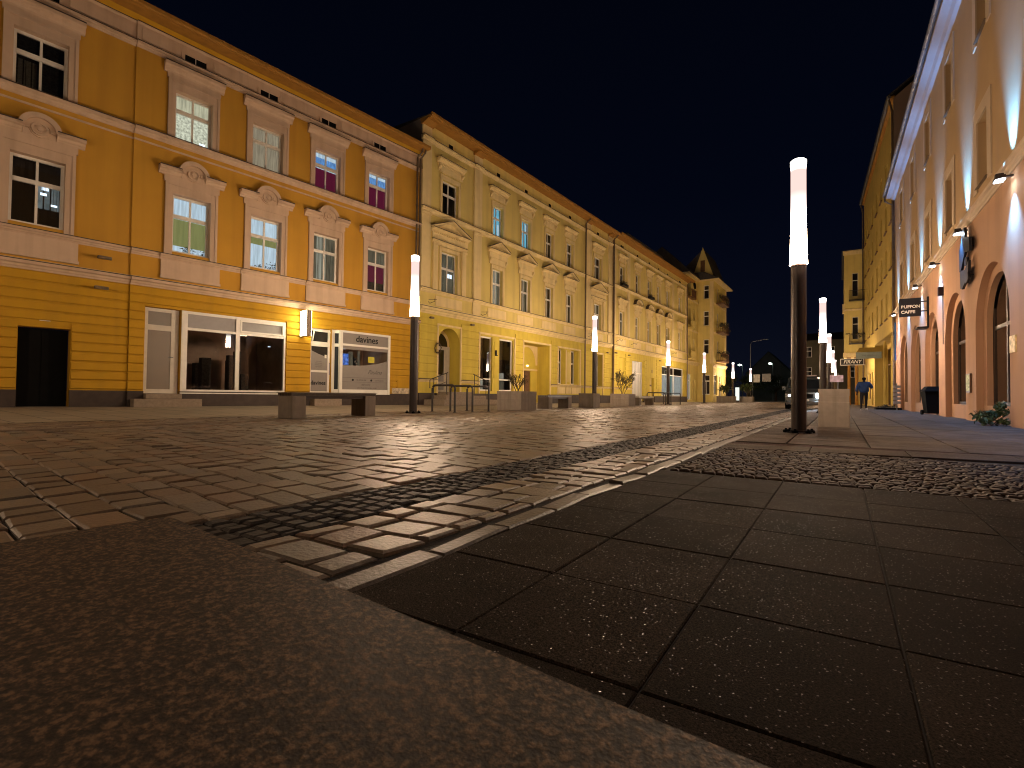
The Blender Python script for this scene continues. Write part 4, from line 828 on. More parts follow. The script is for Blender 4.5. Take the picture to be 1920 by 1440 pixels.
def arch_building():
    o = (O1[0] + 24.536 * math.sin(PHI2), O1[1] + 24.536 * math.cos(PHI2))
    b = fac("cream_building", o, PHI3, 'L', "pale yellow building whose middle first floor windows have rounded hoods, with a white double gate")
    T, C_, Mu = M['creamtrim'], M['cream'], M['mustard']; XL, XR = -4.45, 14.75
    W = [(-3.2, -2.25), (.10, .98), (2.9, 3.78), (5.4, 6.28), (7.95, 8.83), (11.75, 12.75)]; WZ = (9.382, 11.075); VZ = (5.462, 7.408)
    gh = [(-3.22, -2.12, .7, 3.72, 'r', .08), (-.5, 2.12, .2, 3.62, 'r', .3), (3.6, 4.75, .2, 2.3, 'r', .45), (6.75, 13.4, .6, 3.58, 'r', .15)]
    mb = MB(); wall(mb, XL, XR, .6, 4.25, gh); zl = [1.30, 1.62, 1.98, 2.34, 2.70, 3.06, 3.42, 3.78, 4.1]
    rustic(mb, XL + .2, XR - .35, zl, [(-3.4, -1.9, 0, 4, 0), (-.6, 2.2, 0, 3.7, 0), (2.9, 5.3, 0, 4.2, 0), (6.7, 13.5, 0, 3.65, 0)], gap=.045, d=.04); mb.build("ground_floor_wall", Mu, b)
    uh = [(a, c, *WZ, 'r', .25) for a, c in W] + [(a, c, *VZ, 'r', .25) for a, c in W]
    mb = MB(); wall(mb, XL, XR, 4.25, 13.12, uh); mb.quad((XR, 0, 0), (XR, 12, 0), (XR, 12, 13.1), (XR, 0, 13.1)); mb.quad((XL, 12, 0), (XL, 0, 0), (XL, 0, 13.12), (XL, 12, 13.12)); mb.build("wall", C_, b)
    mb = MB()
    for p, q in cut(XL, XR, [(-.5, 2.12), (3.6, 4.75)]): mb.box(p, q, -.06, .1, .05, .66)
    mb.build("plinth", M['plinth'], b)
    mb = MB()
    mb.fl = 1
    for p, q in cut(XL, 2.0, [(-3.3, -2.0), (-.6, 2.2)]): mb.mould(p, q, 1.16, 1.29, .10)
    mb.mould(XL, XR, 4.27, 4.60, .20); mb.box(XL, XR, -.05, .01, 4.61, 4.68); mb.mould(XL, XR, 5.28, 5.44, .13); mb.mould(XL, XR, 9.16, 9.37, .16); mb.mould(XL, XR, 12.3, 12.5, .13)
    for p in ((XL, XL + .45), (-1.75, -1.2), (9.6, 10.2), (14.1, XR)):
        mb.box(p[0], p[1], -.09, .01, 5.45, 9.15); mb.box(p[0], p[1], -.09, .01, 9.375, 12.29)
    for a, c in W:
        mb.box(a - .4, c + .4, -.035, .01, 4.74, 5.2); mb.box((a + c) / 2 - .7, (a + c) / 2 - .62, -.05, .01, 4.7, 5.27)
    mb.build("cornice", [T, M['ledge_shade']], b)
    for a, c in W:
        mb = MB(); cx = (a + c) / 2
        for s_ in (-.16, .16) if a in (-3.2, 11.75) else (0,): mb.box(cx - .13 + s_, cx + .13 + s_, -.008, .006, 12.53, 12.76)
        mb.build("attic_window", M['black'], b)
    mb = MB(); mb.prof([(.1, 13.12), (-.6, 13.12), (-.63, 13.16), (-.63, 13.23), (.1, 13.23)], XL + .15, XR + .6); mb.build("eave_soffit", M['soffit'], b)
    mb = MB(); mb.prof([(-.635, 13.13), (-.69, 13.13), (-.73, 13.2), (-.73, 13.3), (-.635, 13.3)], XL + .12, XR + .62); mb.build("gutter", M['soffit'], b)
    mb = MB(); mb.prof([(-.62, 13.25), (3.0, 13.9), (12, 14.2), (12, 13.24), (-.5, 13.24)], XL + .14, XR)
    mb.build("roof", M['rooft'], b)
    mb = MB(); mb.prof([(1.2, 13.3), (2.6, 16.3), (8, 16.6), (8, 13.3)], 4.5, XR - .1); mb.build("attic_storey", mat("slate_grey_cladding", (.13, .11, .09), .8, .2, 2), b)
    D, K = M['curtaind'], M['dark']
    for i, (a, c) in enumerate(W):
        f = win(b, a, c, *WZ, panels=[(0, 1, 0, 1, (K, D, K, L_GREY, L_GREY, L_GREY)[i])], transom=.6, tw=.1, fw=.08); hood_window(f, a, c, WZ[1], WZ[0], 0, T, h0=11.72, h1=11.95)
        if i in (0, 2):
            mb = MB(); mb.box(a - .05, c + .1, -.34, -.1, 9.42, 9.62)
            rr = random.Random(i)
            for k in range(90):
                px, py, pz = rr.uniform(a - .05, c + .1), rr.uniform(-.34, -.1), 9.6 + rr.random() * .2; mb.quad((px, py, pz), (px + .06, py, pz + .02), (px + .05, py + .02, pz + .07), (px - .01, py, pz + .05))
            mb.build("flower_box", M['rail'], f)
        f = win(b, a, c, *VZ, panels=[(0, 1, 0, 1, (L_GREY, L_GREY, D, D, K, L_GREY)[i])], transom=.62, tw=.1, fw=.08)
        if i in (0, 5): ped_window(f, a, c, VZ[1], VZ[0], 0, T, pil=False, apex=8.37)
        else: ped_window(f, a, c, VZ[1], VZ[0], 0, T, seg=True, apex=8.86)
    mb = MB(); mb.box(-.5, 2.12, .18, .24, .22, 3.62, 0)
    for x in (-.5, .14, .78, 1.42, 2.06): mb.box(x, x + .06, .15, .18, .22, 3.62, 1)
    mb.box(-.44, 2.06, .152, .178, 2.55, 2.63, 1); mb.build("white_gate", [mat("gate_panel_white", (.5, .52, .5), .5, .05, 3), M['white']], b)
    mb = MB(); mb.box(3.62, 4.05, .3, .34, .22, 2.28, 0); mb.box(4.06, 4.73, .22, .28, .22, 2.28, 1); mb.box(4.2, 4.6, .2, .22, 1.55, 1.7, 0); mb.build("door", [M['brownwood'], M['cream']], b)
    mb = MB(); mb.box(4.1, 4.2, -.03, .01, 2.75, 3.05); mb.build("house_number_plate", M['pipe'], b)
    mb = MB(); mb.box(-3.2, -2.14, .05, .075, .72, 3.70); mb.build("blind_door", M['mustard'], b)
    x0, x1, z0, z1 = 6.75, 13.4, .62, 3.56; mb = MB()
    for x in (x0, 8.9, 10.35, x1 - .1): mb.box(x, x + .1, .04, .12, z0, z1)
    for p, q in ((x0 + .1, 8.9), (9.0, 10.35), (10.45, x1 - .1)):
        for za, zb in ((z0, z0 + .12), (2.72, 2.8), (z1 - .08, z1)): mb.box(p, q, .04, .115, za, zb)
    f = mb.build("shop_window", M['white'], b)
    mb = MB(); mb.quad((x0, .09, z0), (x1, .09, z0), (x1, .09, z1), (x0, .09, z1)); mb.build("pane", GLD, f)
    mb = MB()
    for p, q, za, zb, mi in ((x0, 8.9, z0, 2.76, 0), (x0, 8.9, 2.76, z1, 2), (8.9, 10.35, z0, 2.76, 1), (8.9, 10.35, 2.76, z1, 3), (10.35, x1, z0, 2.76, 0), (10.35, x1, 2.76, z1, 3)):
        mb.quad((p, .22, za), (q, .22, za), (q, .22, zb), (p, .22, zb), mi)
    mb.quad((x0, .13, z0), (x1, .13, z0), (x1, .22, z0), (x0, .22, z0), 3); mb.build("curtain", [L_SHOPW, L_TEAL, L_GREY, M['curtaind']], f)
    for x in (-4.6, 14.35):
        mb = MB(); mb.tube([(x, -.55, 13.1), (x, -.5, 13.0), (x, -.19, 12.8), (x, -.18, .3)], .05, 10); mb.build("rain_pipe", M['pipe'], b)
    for x in (-4.0, -1.4, 6.0):
        mb = MB(); mb.bbox(x - .11, x + .11, -.2, .005, 3.95, 4.03, .012); mb.build("wall_fitting", M['pipe'], b)
    for x in (-3.6, -.6, 9.9):
        mb = MB(); mb.tube([(x - .3, -.05, 4.9), (x - .1, -.3, 5.05), (x + .2, -.3, 4.95), (x + .35, -.34, 5.1)], .016, 6); mb.build("iron_bracket", M['rail'], b)
    return b
arch_building()

def leaf_clump(name, m, parent, c, rx, ry, rz, n, size, seed, gaps=.0):
    rnd = random.Random(seed); mb = MB(); cl = [(rnd.gauss(0, .45), rnd.gauss(0, .45), rnd.gauss(0, .45), rnd.uniform(.25, .5)) for _ in range(9)]
    for k in range(n):
        q = rnd.choice(cl); px, py, pz = q[0] + rnd.gauss(0, q[3] * .5), q[1] + rnd.gauss(0, q[3] * .5), q[2] + rnd.gauss(0, q[3] * .5)
        p = Vector((c[0] + px * rx, c[1] + py * ry, c[2] + pz * rz)); u = Vector((rnd.gauss(0, 1), rnd.gauss(0, 1), rnd.gauss(0, 1))).normalized(); v = u.cross(Vector((rnd.gauss(0, 1), rnd.gauss(0, 1), rnd.gauss(0, 1)))).normalized(); s_ = size * rnd.uniform(.6, 1.3)
        mb.quad(p - u * s_, p + v * s_ * .45, p + u * s_, p - v * s_ * .45)
    return mb.build(name, m, parent)

def corner_house():
    b = empty("corner_house", (-14.0, 55.4, 0), math.pi / 2 - R(1.2), "tall corner house with a projecting bay, planted balconies and a pointed dark gable roof, at the far end of the left row", "building")
    b["label"] = "tall corner house with projecting bay, planted balconies and pointed dark gable roof"
    T, C_ = M['creamtrim'], M['cream']; Mu = M['mustard']
    xb, xe, d = 4.8, 11.6, 1.7     # bay start / end along the street, projection
    wz = [(5.6, 7.3), (8.9, 10.6), (12.0, 13.6)]
    mb = MB(); wall(mb, 0, xb, 4.2, 14.1, [(.5, 1.9, 5.2, 7.5, 'a', .9, .5), (.5, 1.9, 8.7, 10.9, 'a', .9, .5), (.5, 1.9, 12.0, 13.9, 'r', .9), (2.9, 3.5, 5.6, 7.3, 'r', .2), (2.9, 3.5, 8.9, 10.6, 'r', .2), (2.9, 3.5, 12.0, 13.5, 'r', .2)], y=0)
    wall(mb, 0, xb, 0, 4.2, [(.4, 2.0, .3, 3.2, 'r', .3), (2.8, 3.7, .2, 2.6, 'r', .3)], y=0)
    # bay side wall (faces back along the street): build by hand with window holes
    tmp = MB(); wall(tmp, -d, 0, 0, 14.1, [(-1.25, -.65, *z, 'r', .2) for z in wz] + [(-1.35, -.5, .9, 3.2, 'r', .2)], y=0)
    mb.add([(xb + y, x, z) for x, y, z in tmp.v], tmp.f)
    wall(mb, xb, xe, 0, 14.1, [(xb + 2.2, xb + 3.1, *z, 'r', .25) for z in wz] + [(xb + .5, xb + 2.2, .9, 3.2, 'r', .25), (xb + 3.2, xb + 4.6, .5, 3.2, 'r', .25)], y=-d)
    mb.quad((xe, -d, 0), (xe, 9, 0), (xe, 9, 14.1), (xe, -d, 14.1)); mb.build("wall", C_, b)
    mb = MB(); mb.mould(0, xb - .01, 4.2, 4.6, .3); mb.mould(xb - .15, xe + .1, 4.1, 4.5, .22, -d)
    for z in (8.0, 11.4): mb.box(0, xb - .01, -.08, .01, z, z + .2); mb.box(xb - .02, xe, -d - .06, -d + .01, z, z + .16)
    mb.box(xb - .06, xb + .01, -d - .06, -d + .35, 4.5, 14.0); mb.box(xe - .5, xe + .05, -d - .06, -d + .01, 4.5, 14.0); mb.build("cornice", T, b)
    k = 0
    def sidewin(z):
        mb = MB(); x = xb + .12
        for ya, yb, za, zb in ((-1.25, -1.19, z[0], z[1]), (-.71, -.65, z[0], z[1]), (-1.19, -.71, z[0], z[0] + .07), (-1.19, -.71, z[1] - .07, z[1]), (-1.19, -.71, z[0] + (z[1] - z[0]) * .62, z[0] + (z[1] - z[0]) * .62 + .1)): mb.box(x, x + .05, ya, yb, za, zb)
        f = mb.build("window", M['white'], b); mb = MB(); mb.quad((x + .03, -.65, z[0]), (x + .03, -1.25, z[0]), (x + .03, -1.25, z[1]), (x + .03, -.65, z[1])); mb.build("pane", GL, f)
        mb = MB(); mb.box(x + .1, x + .12, -1.3, -.6, z[0] - .05, z[1] + .05); mb.build("curtain", M['dark'], f)
    for z in wz: sidewin(z); win(b, xb + 2.2, xb + 3.1, *z, y=-d, transom=.6, mull=0, panels=[(0, 1, 0, 1, M['dark'])], fw=.09)
    for z in ((5.6, 7.3), (8.9, 10.6), (12.0, 13.5)): win(b, 2.9, 3.5, *z, transom=.6, mull=0, fw=.08)
    win(b, .4, 2.0, .3, 3.2, transom=.75, mull=1, panels=[(0, 1, 0, 1, L_ICE), (.5, .9, .1, .6, L_BLUE)], fw=.1, name="shop_window"); win(b, xb + .5, xb + 2.2, .9, 3.2, y=-d, transom=.7, mull=2, panels=[(0, 1, 0, 1, L_GREY), (0, .6, 0, .5, L_ICE)], name="shop_window"); win(b, xb + 3.2, xb + 4.6, .5, 3.2, y=-d, transom=.7, mull=1, panels=[(0, 1, 0, 1, L_GREY)], name="shop_window")
    mb = MB(); mb.box(2.82, 3.68, .2, .25, .2, 2.58); mb.build("door", M['brownwood'], b)
    mb = MB(); x = xb + .12; mb.box(x, x + .05, -1.35, -.5, .9, 3.2, 0); mb.box(x - .02, x, -1.3, -1.0, 1.0, 2.4, 1); mb.box(x - .02, x, -.95, -.55, 1.0, 2.4, 1); mb.box(x - .02, x, -1.3, -.55, 2.55, 3.1, 1); mb.build("shop_window", [M['white'], M['dark']], b)
    # loggia balconies
    for z in (4.7, 8.1, 11.5):
        mb = MB(); mb.box(.35, 2.1, -.55, -.005, z, z + .16)
        for q in range(8): mb.box(.4 + q * .23, .48 + q * .23, -.53, -.46, z + .16, z + .85)
        mb.box(.35, 2.1, -.56, -.43, z + .85, z + .95); mb.build("balcony", C_ if z < 11 else M['brownwood'], b)
        mb = MB(); mb.box(.5, 1.9, .85, .9, z + .5, z + 2.9); mb.build("balcony_door", M['curtaind'] if z > 11 else M['brownwood'], b)
    for i, z in enumerate((4.9, 8.3, 11.7)):
        mb = MB(); mb.box(xb + 1.6, xb + 5.0, -d - .75, -d - .005, z - .1, z + .05)
        for q in range(15): mb.box(xb + 1.62 + q * .24, xb + 1.65 + q * .24, -d - .74, -d - .71, z + .05, z + .85)
        mb.box(xb + 1.6, xb + 5.0, -d - .75, -d - .70, z + .85, z + .9)
        for q in range(4): mb.box(xb + 1.6, xb + 1.63, -d - .7 + q * .2, -d - .67 + q * .2, z + .05, z + .9)
        bl = mb.build("balcony", M['brownwood'], b)
        leaf_clump("balcony_plants", M['leafd'], bl, (xb + 3.2, -d - .6, z + .75), 2.2, .4, .5, 420, .09, 40 + i)
    mb = MB(); mb.lathe([(.5, -.05), (.5, .05)], (0, 0, 0), 20); dish = mb.build("satellite_dish", M['black'], b); dish.location = (1.5, -.5, 13.0); dish.rotation_euler = (R(80), 0, R(25)); dish.scale = (.8, .8, 1)
    # roofs: eave board, low hip over the bay, dark pitched roof behind, narrow gable facing along the street
    mb = MB(); mb.box(xb - .45, xe + .8, -d - .7, 6, 14.1, 14.2); mb.box(-.2, xb - .46, -.35, 6, 14.1, 14.25); mb.build("eave_soffit", M['creamtrim'], b)
    mb = MB(); mb.prof([(-d - .74, 14.205), (-d + .9, 15.1), (6, 15.1), (6, 14.205)], xb - .5, xe + .84)
    mb.prof([(-.4, 14.26), (2.6, 17.4), (7, 14.26)], -.3, xb - .51); mb.prof([(-d + .05, 14.9), (-d + 1.2, 18.0), (-d + 4.5, 14.9)], xb + .34, xe - .4); mb.build("roof", M['rooft'], b)
    mb = MB(); mb.prof([(-d + .0, 14.6), (-d + 1.2, 18.15), (-d + 2.4, 14.6)], xb + .2, xb + .32); mb.build("gable", C_, b)
    mb = MB(); mb.box(xb + .16, xb + .2, -d + .95, -d + 1.45, 15.3, 16.6); mb.build("gable_window", M['brownwood'], b)
    return b
corner_house()

# ------------------------------------------------------------------ RIGHT 1: salmon building with arcade
PHIR = -0.01737
def right_building():
    o = (2.84, 38.4); b = fac("salmon_building", o, PHIR, 'R', "long salmon building with deep round arches and blue white wall lights, at the right")
    S, Tn = M['salmon'], M['tan']; XL, XR = 0.0, 44.0
    A = [38.4 - (17.27 + 4.33 * k) for k in range(-3, 5)]; W = [38.4 - (17.85 + 4.3 * k) for k in range(-3, 5)]
    mb = MB(); wall(mb, XL, XR, 0, 5.74, [(c - 1.55, c + 1.55, .0, 4.12, 'a', .16, 1.5) for c in A], seg=28); mb.build("ground_floor_wall", S, b)
    mb = MB(); lo, hi = min(A) - 2.0, max(A) + 2.1
    wall(mb, XL + .05, XR - .05, 0, 4.3, [(c - 1.22, c + 1.22, .46, 3.86, 'a', .13, 1.2) for c in A], y=.16, seg=24); mb.build("arch_recess_wall", S, b)
    for i, c in enumerate(A):
        mb = MB(); mb.box(c - 1.22, c + 1.22, .75, .8, .46, 3.9, 1); mb.box(c - 1.3, c - 1.22, .295, .8, .4, 3.9, 1); mb.box(c + 1.22, c + 1.3, .295, .8, .4, 3.9, 1)
        for x in (c - 1.22, c - .05, c + 1.12): mb.box(x, x + .1, .30, .35, .46, 3.86 if x == c - .05 else 3.1, 0)
        mb.box(c - 1.12, c - .05, .305, .345, 2.5, 2.6, 0); mb.box(c + .05, c + 1.12, .305, .345, 2.5, 2.6, 0); mb.box(c - 1.12, c - .05, .305, .345, .46, .56, 0); mb.box(c + .05, c + 1.12, .305, .345, .46, .56, 0)
        f = mb.build("arched_window", [mat("dark_brown_frame", (.05, .028, .016), .55, .2, 9), M['dark']], b); mb = MB(); mb.quad((c - 1.2, .325, .5), (c + 1.2, .325, .5), (c + 1.2, .325, 3.85), (c - 1.2, .325, 3.85)); mb.build("pane", GLD, f)
    wo = [(c - .52, c + .52, 6.45, 8.25, 'r', .26) for c in W] + [(c - .52, c + .52, 10.55, 12.35, 'r', .26) for c in W]
    mb = MB(); wall(mb, XL, XR, 5.74, 13.1, wo)
    mb.quad((0, 0, 0), (0, 11, 0), (0, 11, 13.1), (0, 0, 13.1)); mb.quad((XR, 11, 0), (XR, 0, 0), (XR, 0, 13.1), (XR, 11, 13.1)); mb.build("wall", Tn, b)
    mb = MB(); mb.mould(XL, XR, 5.74, 5.97, .16); mb.build("string_course", M['tantrim'], b)
    for c in W:
        for z0, z1 in ((6.45, 8.25), (10.55, 12.35)):
            f = win(b, c - .52, c + .52, z0, z1, dep=.18, transom=.62, mull=1, fm=M['whited'], fw=.09, panels=[(0, 1, 0, 1, M['curtain'])])
            mb = MB(); t = .36
            mb.box(c - .52 - t, c - .52, -.035, .01, z0 - .12, z1 + t); mb.box(c + .52, c + .52 + t, -.035, .01, z0 - .12, z1 + t); mb.box(c - .52, c + .52, -.035, .01, z1, z1 + t)
            mb.build("surround", M['tantrim'], f)
            mb = MB(); mb.prof([(.2, z0 - .002), (-.075, z0 - .02), (-.075, z0 - .04), (.01, z0 - .03)], c - .56, c + .56); mb.build("sill", M['pipe'], f)
    mb = MB(); mb.prof([(.01, 12.95), (-.12, 12.98), (-.2, 13.08), (-.44, 13.12), (-.44, 13.36), (.01, 13.36)], XL - .1, XR); mb.build("eave_board", M['eavewhite'], b)
    mb = MB(); mb.tube([(XL - .14, -.53, 13.3), (XR, -.53, 13.3)], .085, 12); 
    for q in range(48): mb.tube([(XL + .3 + q * .9, -.53, 13.3), (XL + .33 + q * .9, -.53, 13.3)], .093, 12)
    mb.build("gutter", M['gutter'], b)
    mb = MB(); mb.prof([(-.5, 13.37), (5.5, 17.5), (11, 13.37)], XL - .12, XR); mb.build("roof", M['rooft'], b)
    mb = MB(); mb.tube([(.12, -.53, 13.25), (.12, -.5, 12.9), (.12, -.12, 12.6), (.12, -.1, .05)], .055, 10); mb.build("rain_pipe", M['pipe'], b)
    mb = MB(); mb.box(-.001, .30, -.07, .008, 3.0, 5.3); mb.build("corner_board", mat("blue_corner_board", (.05, .16, .42), .6), b)
    # wall washers: a small twin headed fitting on every pier
    lens = emit("wall_washer_lens", (.72, .86, 1.0), 60.0)
    for k in range(-2, 6):
        x = 38.4 - (15.3 + 4.3 * k)
        if x < 0.2: x = .55
        mb = MB(); mb.bbox(x - .03, x + .03, -.17, -.005, 5.62, 5.66, .006); mb.bbox(x - .05, x + .05, -.31, -.165, 5.66, 5.72, .008)
        mb.prof([(-.33, 5.56), (-.14, 5.59), (-.16, 5.655), (-.31, 5.655)], x - .13, x + .13); f = mb.build("wall_lamp", M['steel'], b)
        mb = MB(); mb.box(x - .11, x + .11, -.315, -.155, 5.552, 5.558); mb.build("lens", lens, f)
        for dz, rx, pw in ((5.53, 0, 1300), (5.76, math.pi, 3200)):
            ld = bpy.data.lights.new("wall_washer", 'SPOT'); ld.energy = pw; ld.color = (.11, .40, 1.0); ld.spot_size = R(70 if dz < 5.6 else 46); ld.spot_blend = 1.0; ld.shadow_soft_size = .04
            lo_ = bpy.data.objects.new("lamp_light", ld); col.objects.link(lo_); lo_.parent = f; lo_.location = (x, -.26, dz); lo_.rotation_euler = (rx + (R(6) if dz < 5.6 else R(-10)), 0, 0)
    # menu case and notice plate
    mb = MB(); mb.box(38.4 - 19.78, 38.4 - 19.30, -.05, -.002, .82, 1.38, 0); mb.box(38.4 - 19.74, 38.4 - 19.34, -.054, -.049, .88, 1.34, 1); mb.build("menu_case", [M['brownwood'], emit("lit_menu_paper", (.85, .68, .35), .75, noise=.5, fscale=14)], b)
    mb = MB(); mb.box(38.4 - 15.62, 38.4 - 15.22, -.03, -.002, 1.68, 2.06); mb.build("notice_plate", mat("notice_paper", (.8, .62, .3), .6, .35, 10), b)
    mb = MB(); mb.bbox(38.4 - 23.45, 38.4 - 23.3, -.16, -.002, 4.36, 4.68, .02); mb.tube([(38.4 - 23.37, -.02, 4.36), (38.4 - 23.37, -.02, 2.6)], .012, 6); mb.build("alarm_box", mat("alarm_box_dark", (.03, .012, .022), .5), b)
    return b
rb = right_building()

def on_wall(bld, p, name, label, cat):
    return empty(name, bld.matrix_basis @ Vector(p), bld.rotation_euler.z, label, cat)
# cafe box sign on two brackets (local x runs toward the viewer, -y toward the street)
s = on_wall(rb, (38.4 - 26.4, 0, 4.45), "cafe_sign", "black projecting box sign reading CAFFE in white letters, under the wall lights", "sign")
mb = MB(); mb.bbox(-.06, .06, -.98, -.26, -.38, .38, .01); mb.build("sign_box", M['signblack'], s)
mb = MB()
for z in (-.18, .22): mb.box(-.02, .02, -.26, -.07, z - .02, z + .02)
mb.build("bracket", M['signblack'], s)
mb = MB(); mb.box(-.05, .05, -.07, -.002, -.85, .40); mb.box(-.35, .35, -.42, -.05, -.92, -.86); mb.build("wall_bracket", M['signblack'], s)
for tx, z in (("BUFFON", .02), ("CAFFE", -.2)):
    text("lettering", tx, .165, M['white'], s, (.064, -.92, z), (R(90), 0, R(90)), align='LEFT', offset=.006)
# cut metal emblem sign higher on the wall
s = on_wall(rb, (38.4 - 19.25, 0, 4.68), "metal_wall_sign", "black cut metal sign of jagged blocks and a dot, high on the salmon wall", "sign")
mb = MB(); mb.add([], []); mb.prism([(-.62, .05), (-.62, .42), (-.34, .62), (-.30, .95), (.05, .95), (.10, .66), (.62, .50), (.62, .12), (.1, .22), (-.3, -.12), (-.4, -.2), (-.62, -.22)], -.16, -.10); mb.build("upper_shape", M['signblack'], s)
mb = MB(); mb.prism([(.18 + .17 * math.cos(t * .5236), -.08 + .13 * math.sin(t * .5236)) for t in range(12)], -.16, -.10); mb.build("dot", M['signblack'], s)
mb = MB(); mb.prism([(-.55, -.3), (-.5, -.22), (.1, -.30), (.5, -.12), (.5, -.42), (.44, -.46), (.52, -.62), (.2, -.72), (.1, -.66), (-.3, -.80), (-.5, -.74)], -.16, -.10); mb.build("lower_shape", M['signblack'], s)
mb = MB()
for x, z in ((-.4, .4), (.4, .3), (-.3, -.5), (.3, -.5)): mb.tube([(x, -.10, z), (x, -.002, z)], .015, 6)
mb.build("mounting_pin", M['signblack'], s)

# ------------------------------------------------------------------ RIGHT 2: tall ochre building
def ochre_building():
    ph = R(-2.6); far = (2.85 + math.sin(ph) * 20, 38.42 + math.cos(ph) * 20); b = fac("ochre_building", far, ph, 'R', "tall narrow ochre building rising above the salmon one, dark gutter and sunken windows")
    O = M['ochre']; XR = 20.0; H = 19.4
    cols = [1.6, 4.4, 7.2, 10.4, 13.2, 15.8, 18.3]; rows = [(6.1, 7.9), (9.1, 10.9), (12.1, 13.9), (15.1, 16.8)]
    ho = [(c - .5, c + .5, *r, 'r', .28) for c in cols for r in rows]
    mb = MB(); wall(mb, 0, 8.5, 0, H, [h for h in ho if h[1] < 8.5] + [(1.0, 2.6, .1, 2.9, 'r', .3), (3.6, 5.4, .6, 2.9, 'r', .3), (6.2, 7.4, .1, 2.9, 'r', .3)]); wall(mb, 8.5, XR, 4.95, H, [h for h in ho if h[0] > 8.5])
    mb.quad((8.5, 0, 4.95), (XR, 0, 4.95), (XR, .8, 4.95), (8.5, .8, 4.95)); mb.quad((8.5, 0, 0), (8.5, .8, 0), (8.5, .8, 4.95), (8.5, 0, 4.95))
    wall(mb, 8.5, XR, 0, 4.95, [(8.8, 12.2, .1, 4.6, 'r', .15), (12.4, 16.0, .1, 4.6, 'r', .15), (16.2, 19.8, .1, 4.6, 'r', .15)], y=.8, rm=0); mb.build("wall", O, b)
    mb = MB()
    for x in (12.0, 16.0): mb.lathe([(.12, 0), (.10, .3), (.09, 4.94)], (x, .3, 0), 14)
    mb.build("arcade_column", O, b)
    for x0, x1 in ((8.8, 12.2), (12.4, 16.0), (16.2, 19.8)):
        f = win(b, x0, x1, .1, 4.6, y=.8, dep=.06, transom=.72, mull=1, gl=GLD, panels=[(0, 1, 0, 1, M['brownwood']), (0, 1, 0, .2, L_GREYB)], fm=M['brownwood'], name="shop_window")
    for x0, x1, z in ((1.0, 2.6, .1), (3.6, 5.4, .6), (6.2, 7.4, .1)): win(b, x0, x1, z, 2.9, dep=.1, transom=.75, mull=1, gl=GLD, panels=[(0, 1, 0, 1, M['shopwall'])], fm=M['brownwood'], name="shop_window")
    for c in cols:
        for r in rows:
            f = win(b, c - .5, c + .5, *r, dep=.2, transom=.6, mull=1, fm=M['brownwood'], panels=[(0, 1, 0, 1, M['dark'])]); mb = MB(); mb.box(c - .6, c + .6, -.10, .005, r[0] - .07, r[0] - .01); mb.build("sill", M['brownwood'], f)
    mb = MB(); mb.quad((XR, 10.5, 0), (XR, 0, 0), (XR, 0, H), (XR, 10.5, H)); mb.add([(XR, 0, H), (XR, 10.5, H), (XR, 5.2, H + 4.2)], [(0, 1, 2)]); mb.quad((0, 0, 0), (0, 10.5, 0), (0, 10.5, H), (0, 0, H)); mb.add([(0, 0, H), (0, 10.5, H), (0, 5.2, H + 4.2)], [(0, 1, 2)]); mb.build("end_wall", M['brown'], b)
    mb = MB(); mb.box(XR - .3, XR + .02, -.03, .9, 4.96, H - .02); mb.build("corner_strip", M['brown'], b)
    mb = MB(); mb.prof([(.01, H - .1), (-.18, H), (-.18, H + .1), (.01, H + .1)], 0, XR); mb.build("eave_soffit", M['soffit'], b)
    mb = MB(); mb.tube([(-.1, -.27, H + .06), (XR + .05, -.27, H + .06)], .085, 10); mb.build("gutter", M['gutter'], b)
    mb = MB(); mb.tube([(XR - .15, -.27, H), (XR - .15, -.1, H - .8), (XR - .15, -.1, 5.0)], .06, 8); mb.build("rain_pipe", M['pipe'], b)
    mb = MB(); mb.tube([(.1, -.27, H), (.1, -.12, H - .8), (.1, -.12, .1)], .06, 8); mb.build("rain_pipe", M['pipe'], b)
    mb = MB(); mb.prof([(-.22, H + .12), (5.2, H + 4.35), (10.9, H + .12), (10.9, H + .02), (5.2, H + 4.21), (-.4, H + .11)], -.12, XR + .14); mb.build("roof", M['rooft'], b)
    return b
ob = ochre_building()
# flat canopy with a grey fascia over the shop entrance
s = empty("shop_canopy", (1.7, 44.4, 3.75), 0, "grey green shop canopy board jutting from the ochre building above the walking person", "canopy")
mb = MB(); mb.box(-.75, .78, -.05, .0, -.2, .28); mb.build("fascia_board", mat("canopy_grey", (.16, .19, .16), .6, .1, 4), s)
mb = MB(); mb.add([(-.74, .001, .22), (.78, .001, .22), (.78, 1.6, .75), (-.5, 1.6, .75), (-.74, .001, .16), (.78, .001, .16), (.78, 1.6, .69), (-.5, 1.6, .69)], [(0, 1, 2, 3), (7, 6, 5, 4), (0, 3, 7, 4), (1, 5, 6, 2), (3, 2, 6, 7), (0, 4, 5, 1)]); mb.build("canopy_roof", M['ochre'], s)
text("lettering", "sklep odzieżowy", .13, M['inkgrey'], s, (.05, -.056, .04), ext=.002)
s = empty("shop_sign", (1.0, 57.6, 4.15), 0, "white board sign reading FIRANY in outlined slanted letters, under the balconied bay", "sign")
mb = MB(); mb.box(-1.0, 1.12, -.03, .03, -.32, .32, 0); mb.box(.86, 1.09, -.036, -.031, -.28, .28, 1); mb.build("board", [M['white'], M['brownwood']], s)
mb = MB(); mb.box(-.95, .83, -.04, -.031, -.27, .27); mb.build("panel", M['ink'], s)
text("lettering", "FIRANY", .47, M['white'], s, (-.06, -.045, 0), shear=.25, sx=.88)
mb = MB(); mb.box(-.6, -.56, -.02, .85, .3, .34); mb.box(.9, .94, -.02, .85, .3, .34); mb.build("bracket", M['pipe'], s)

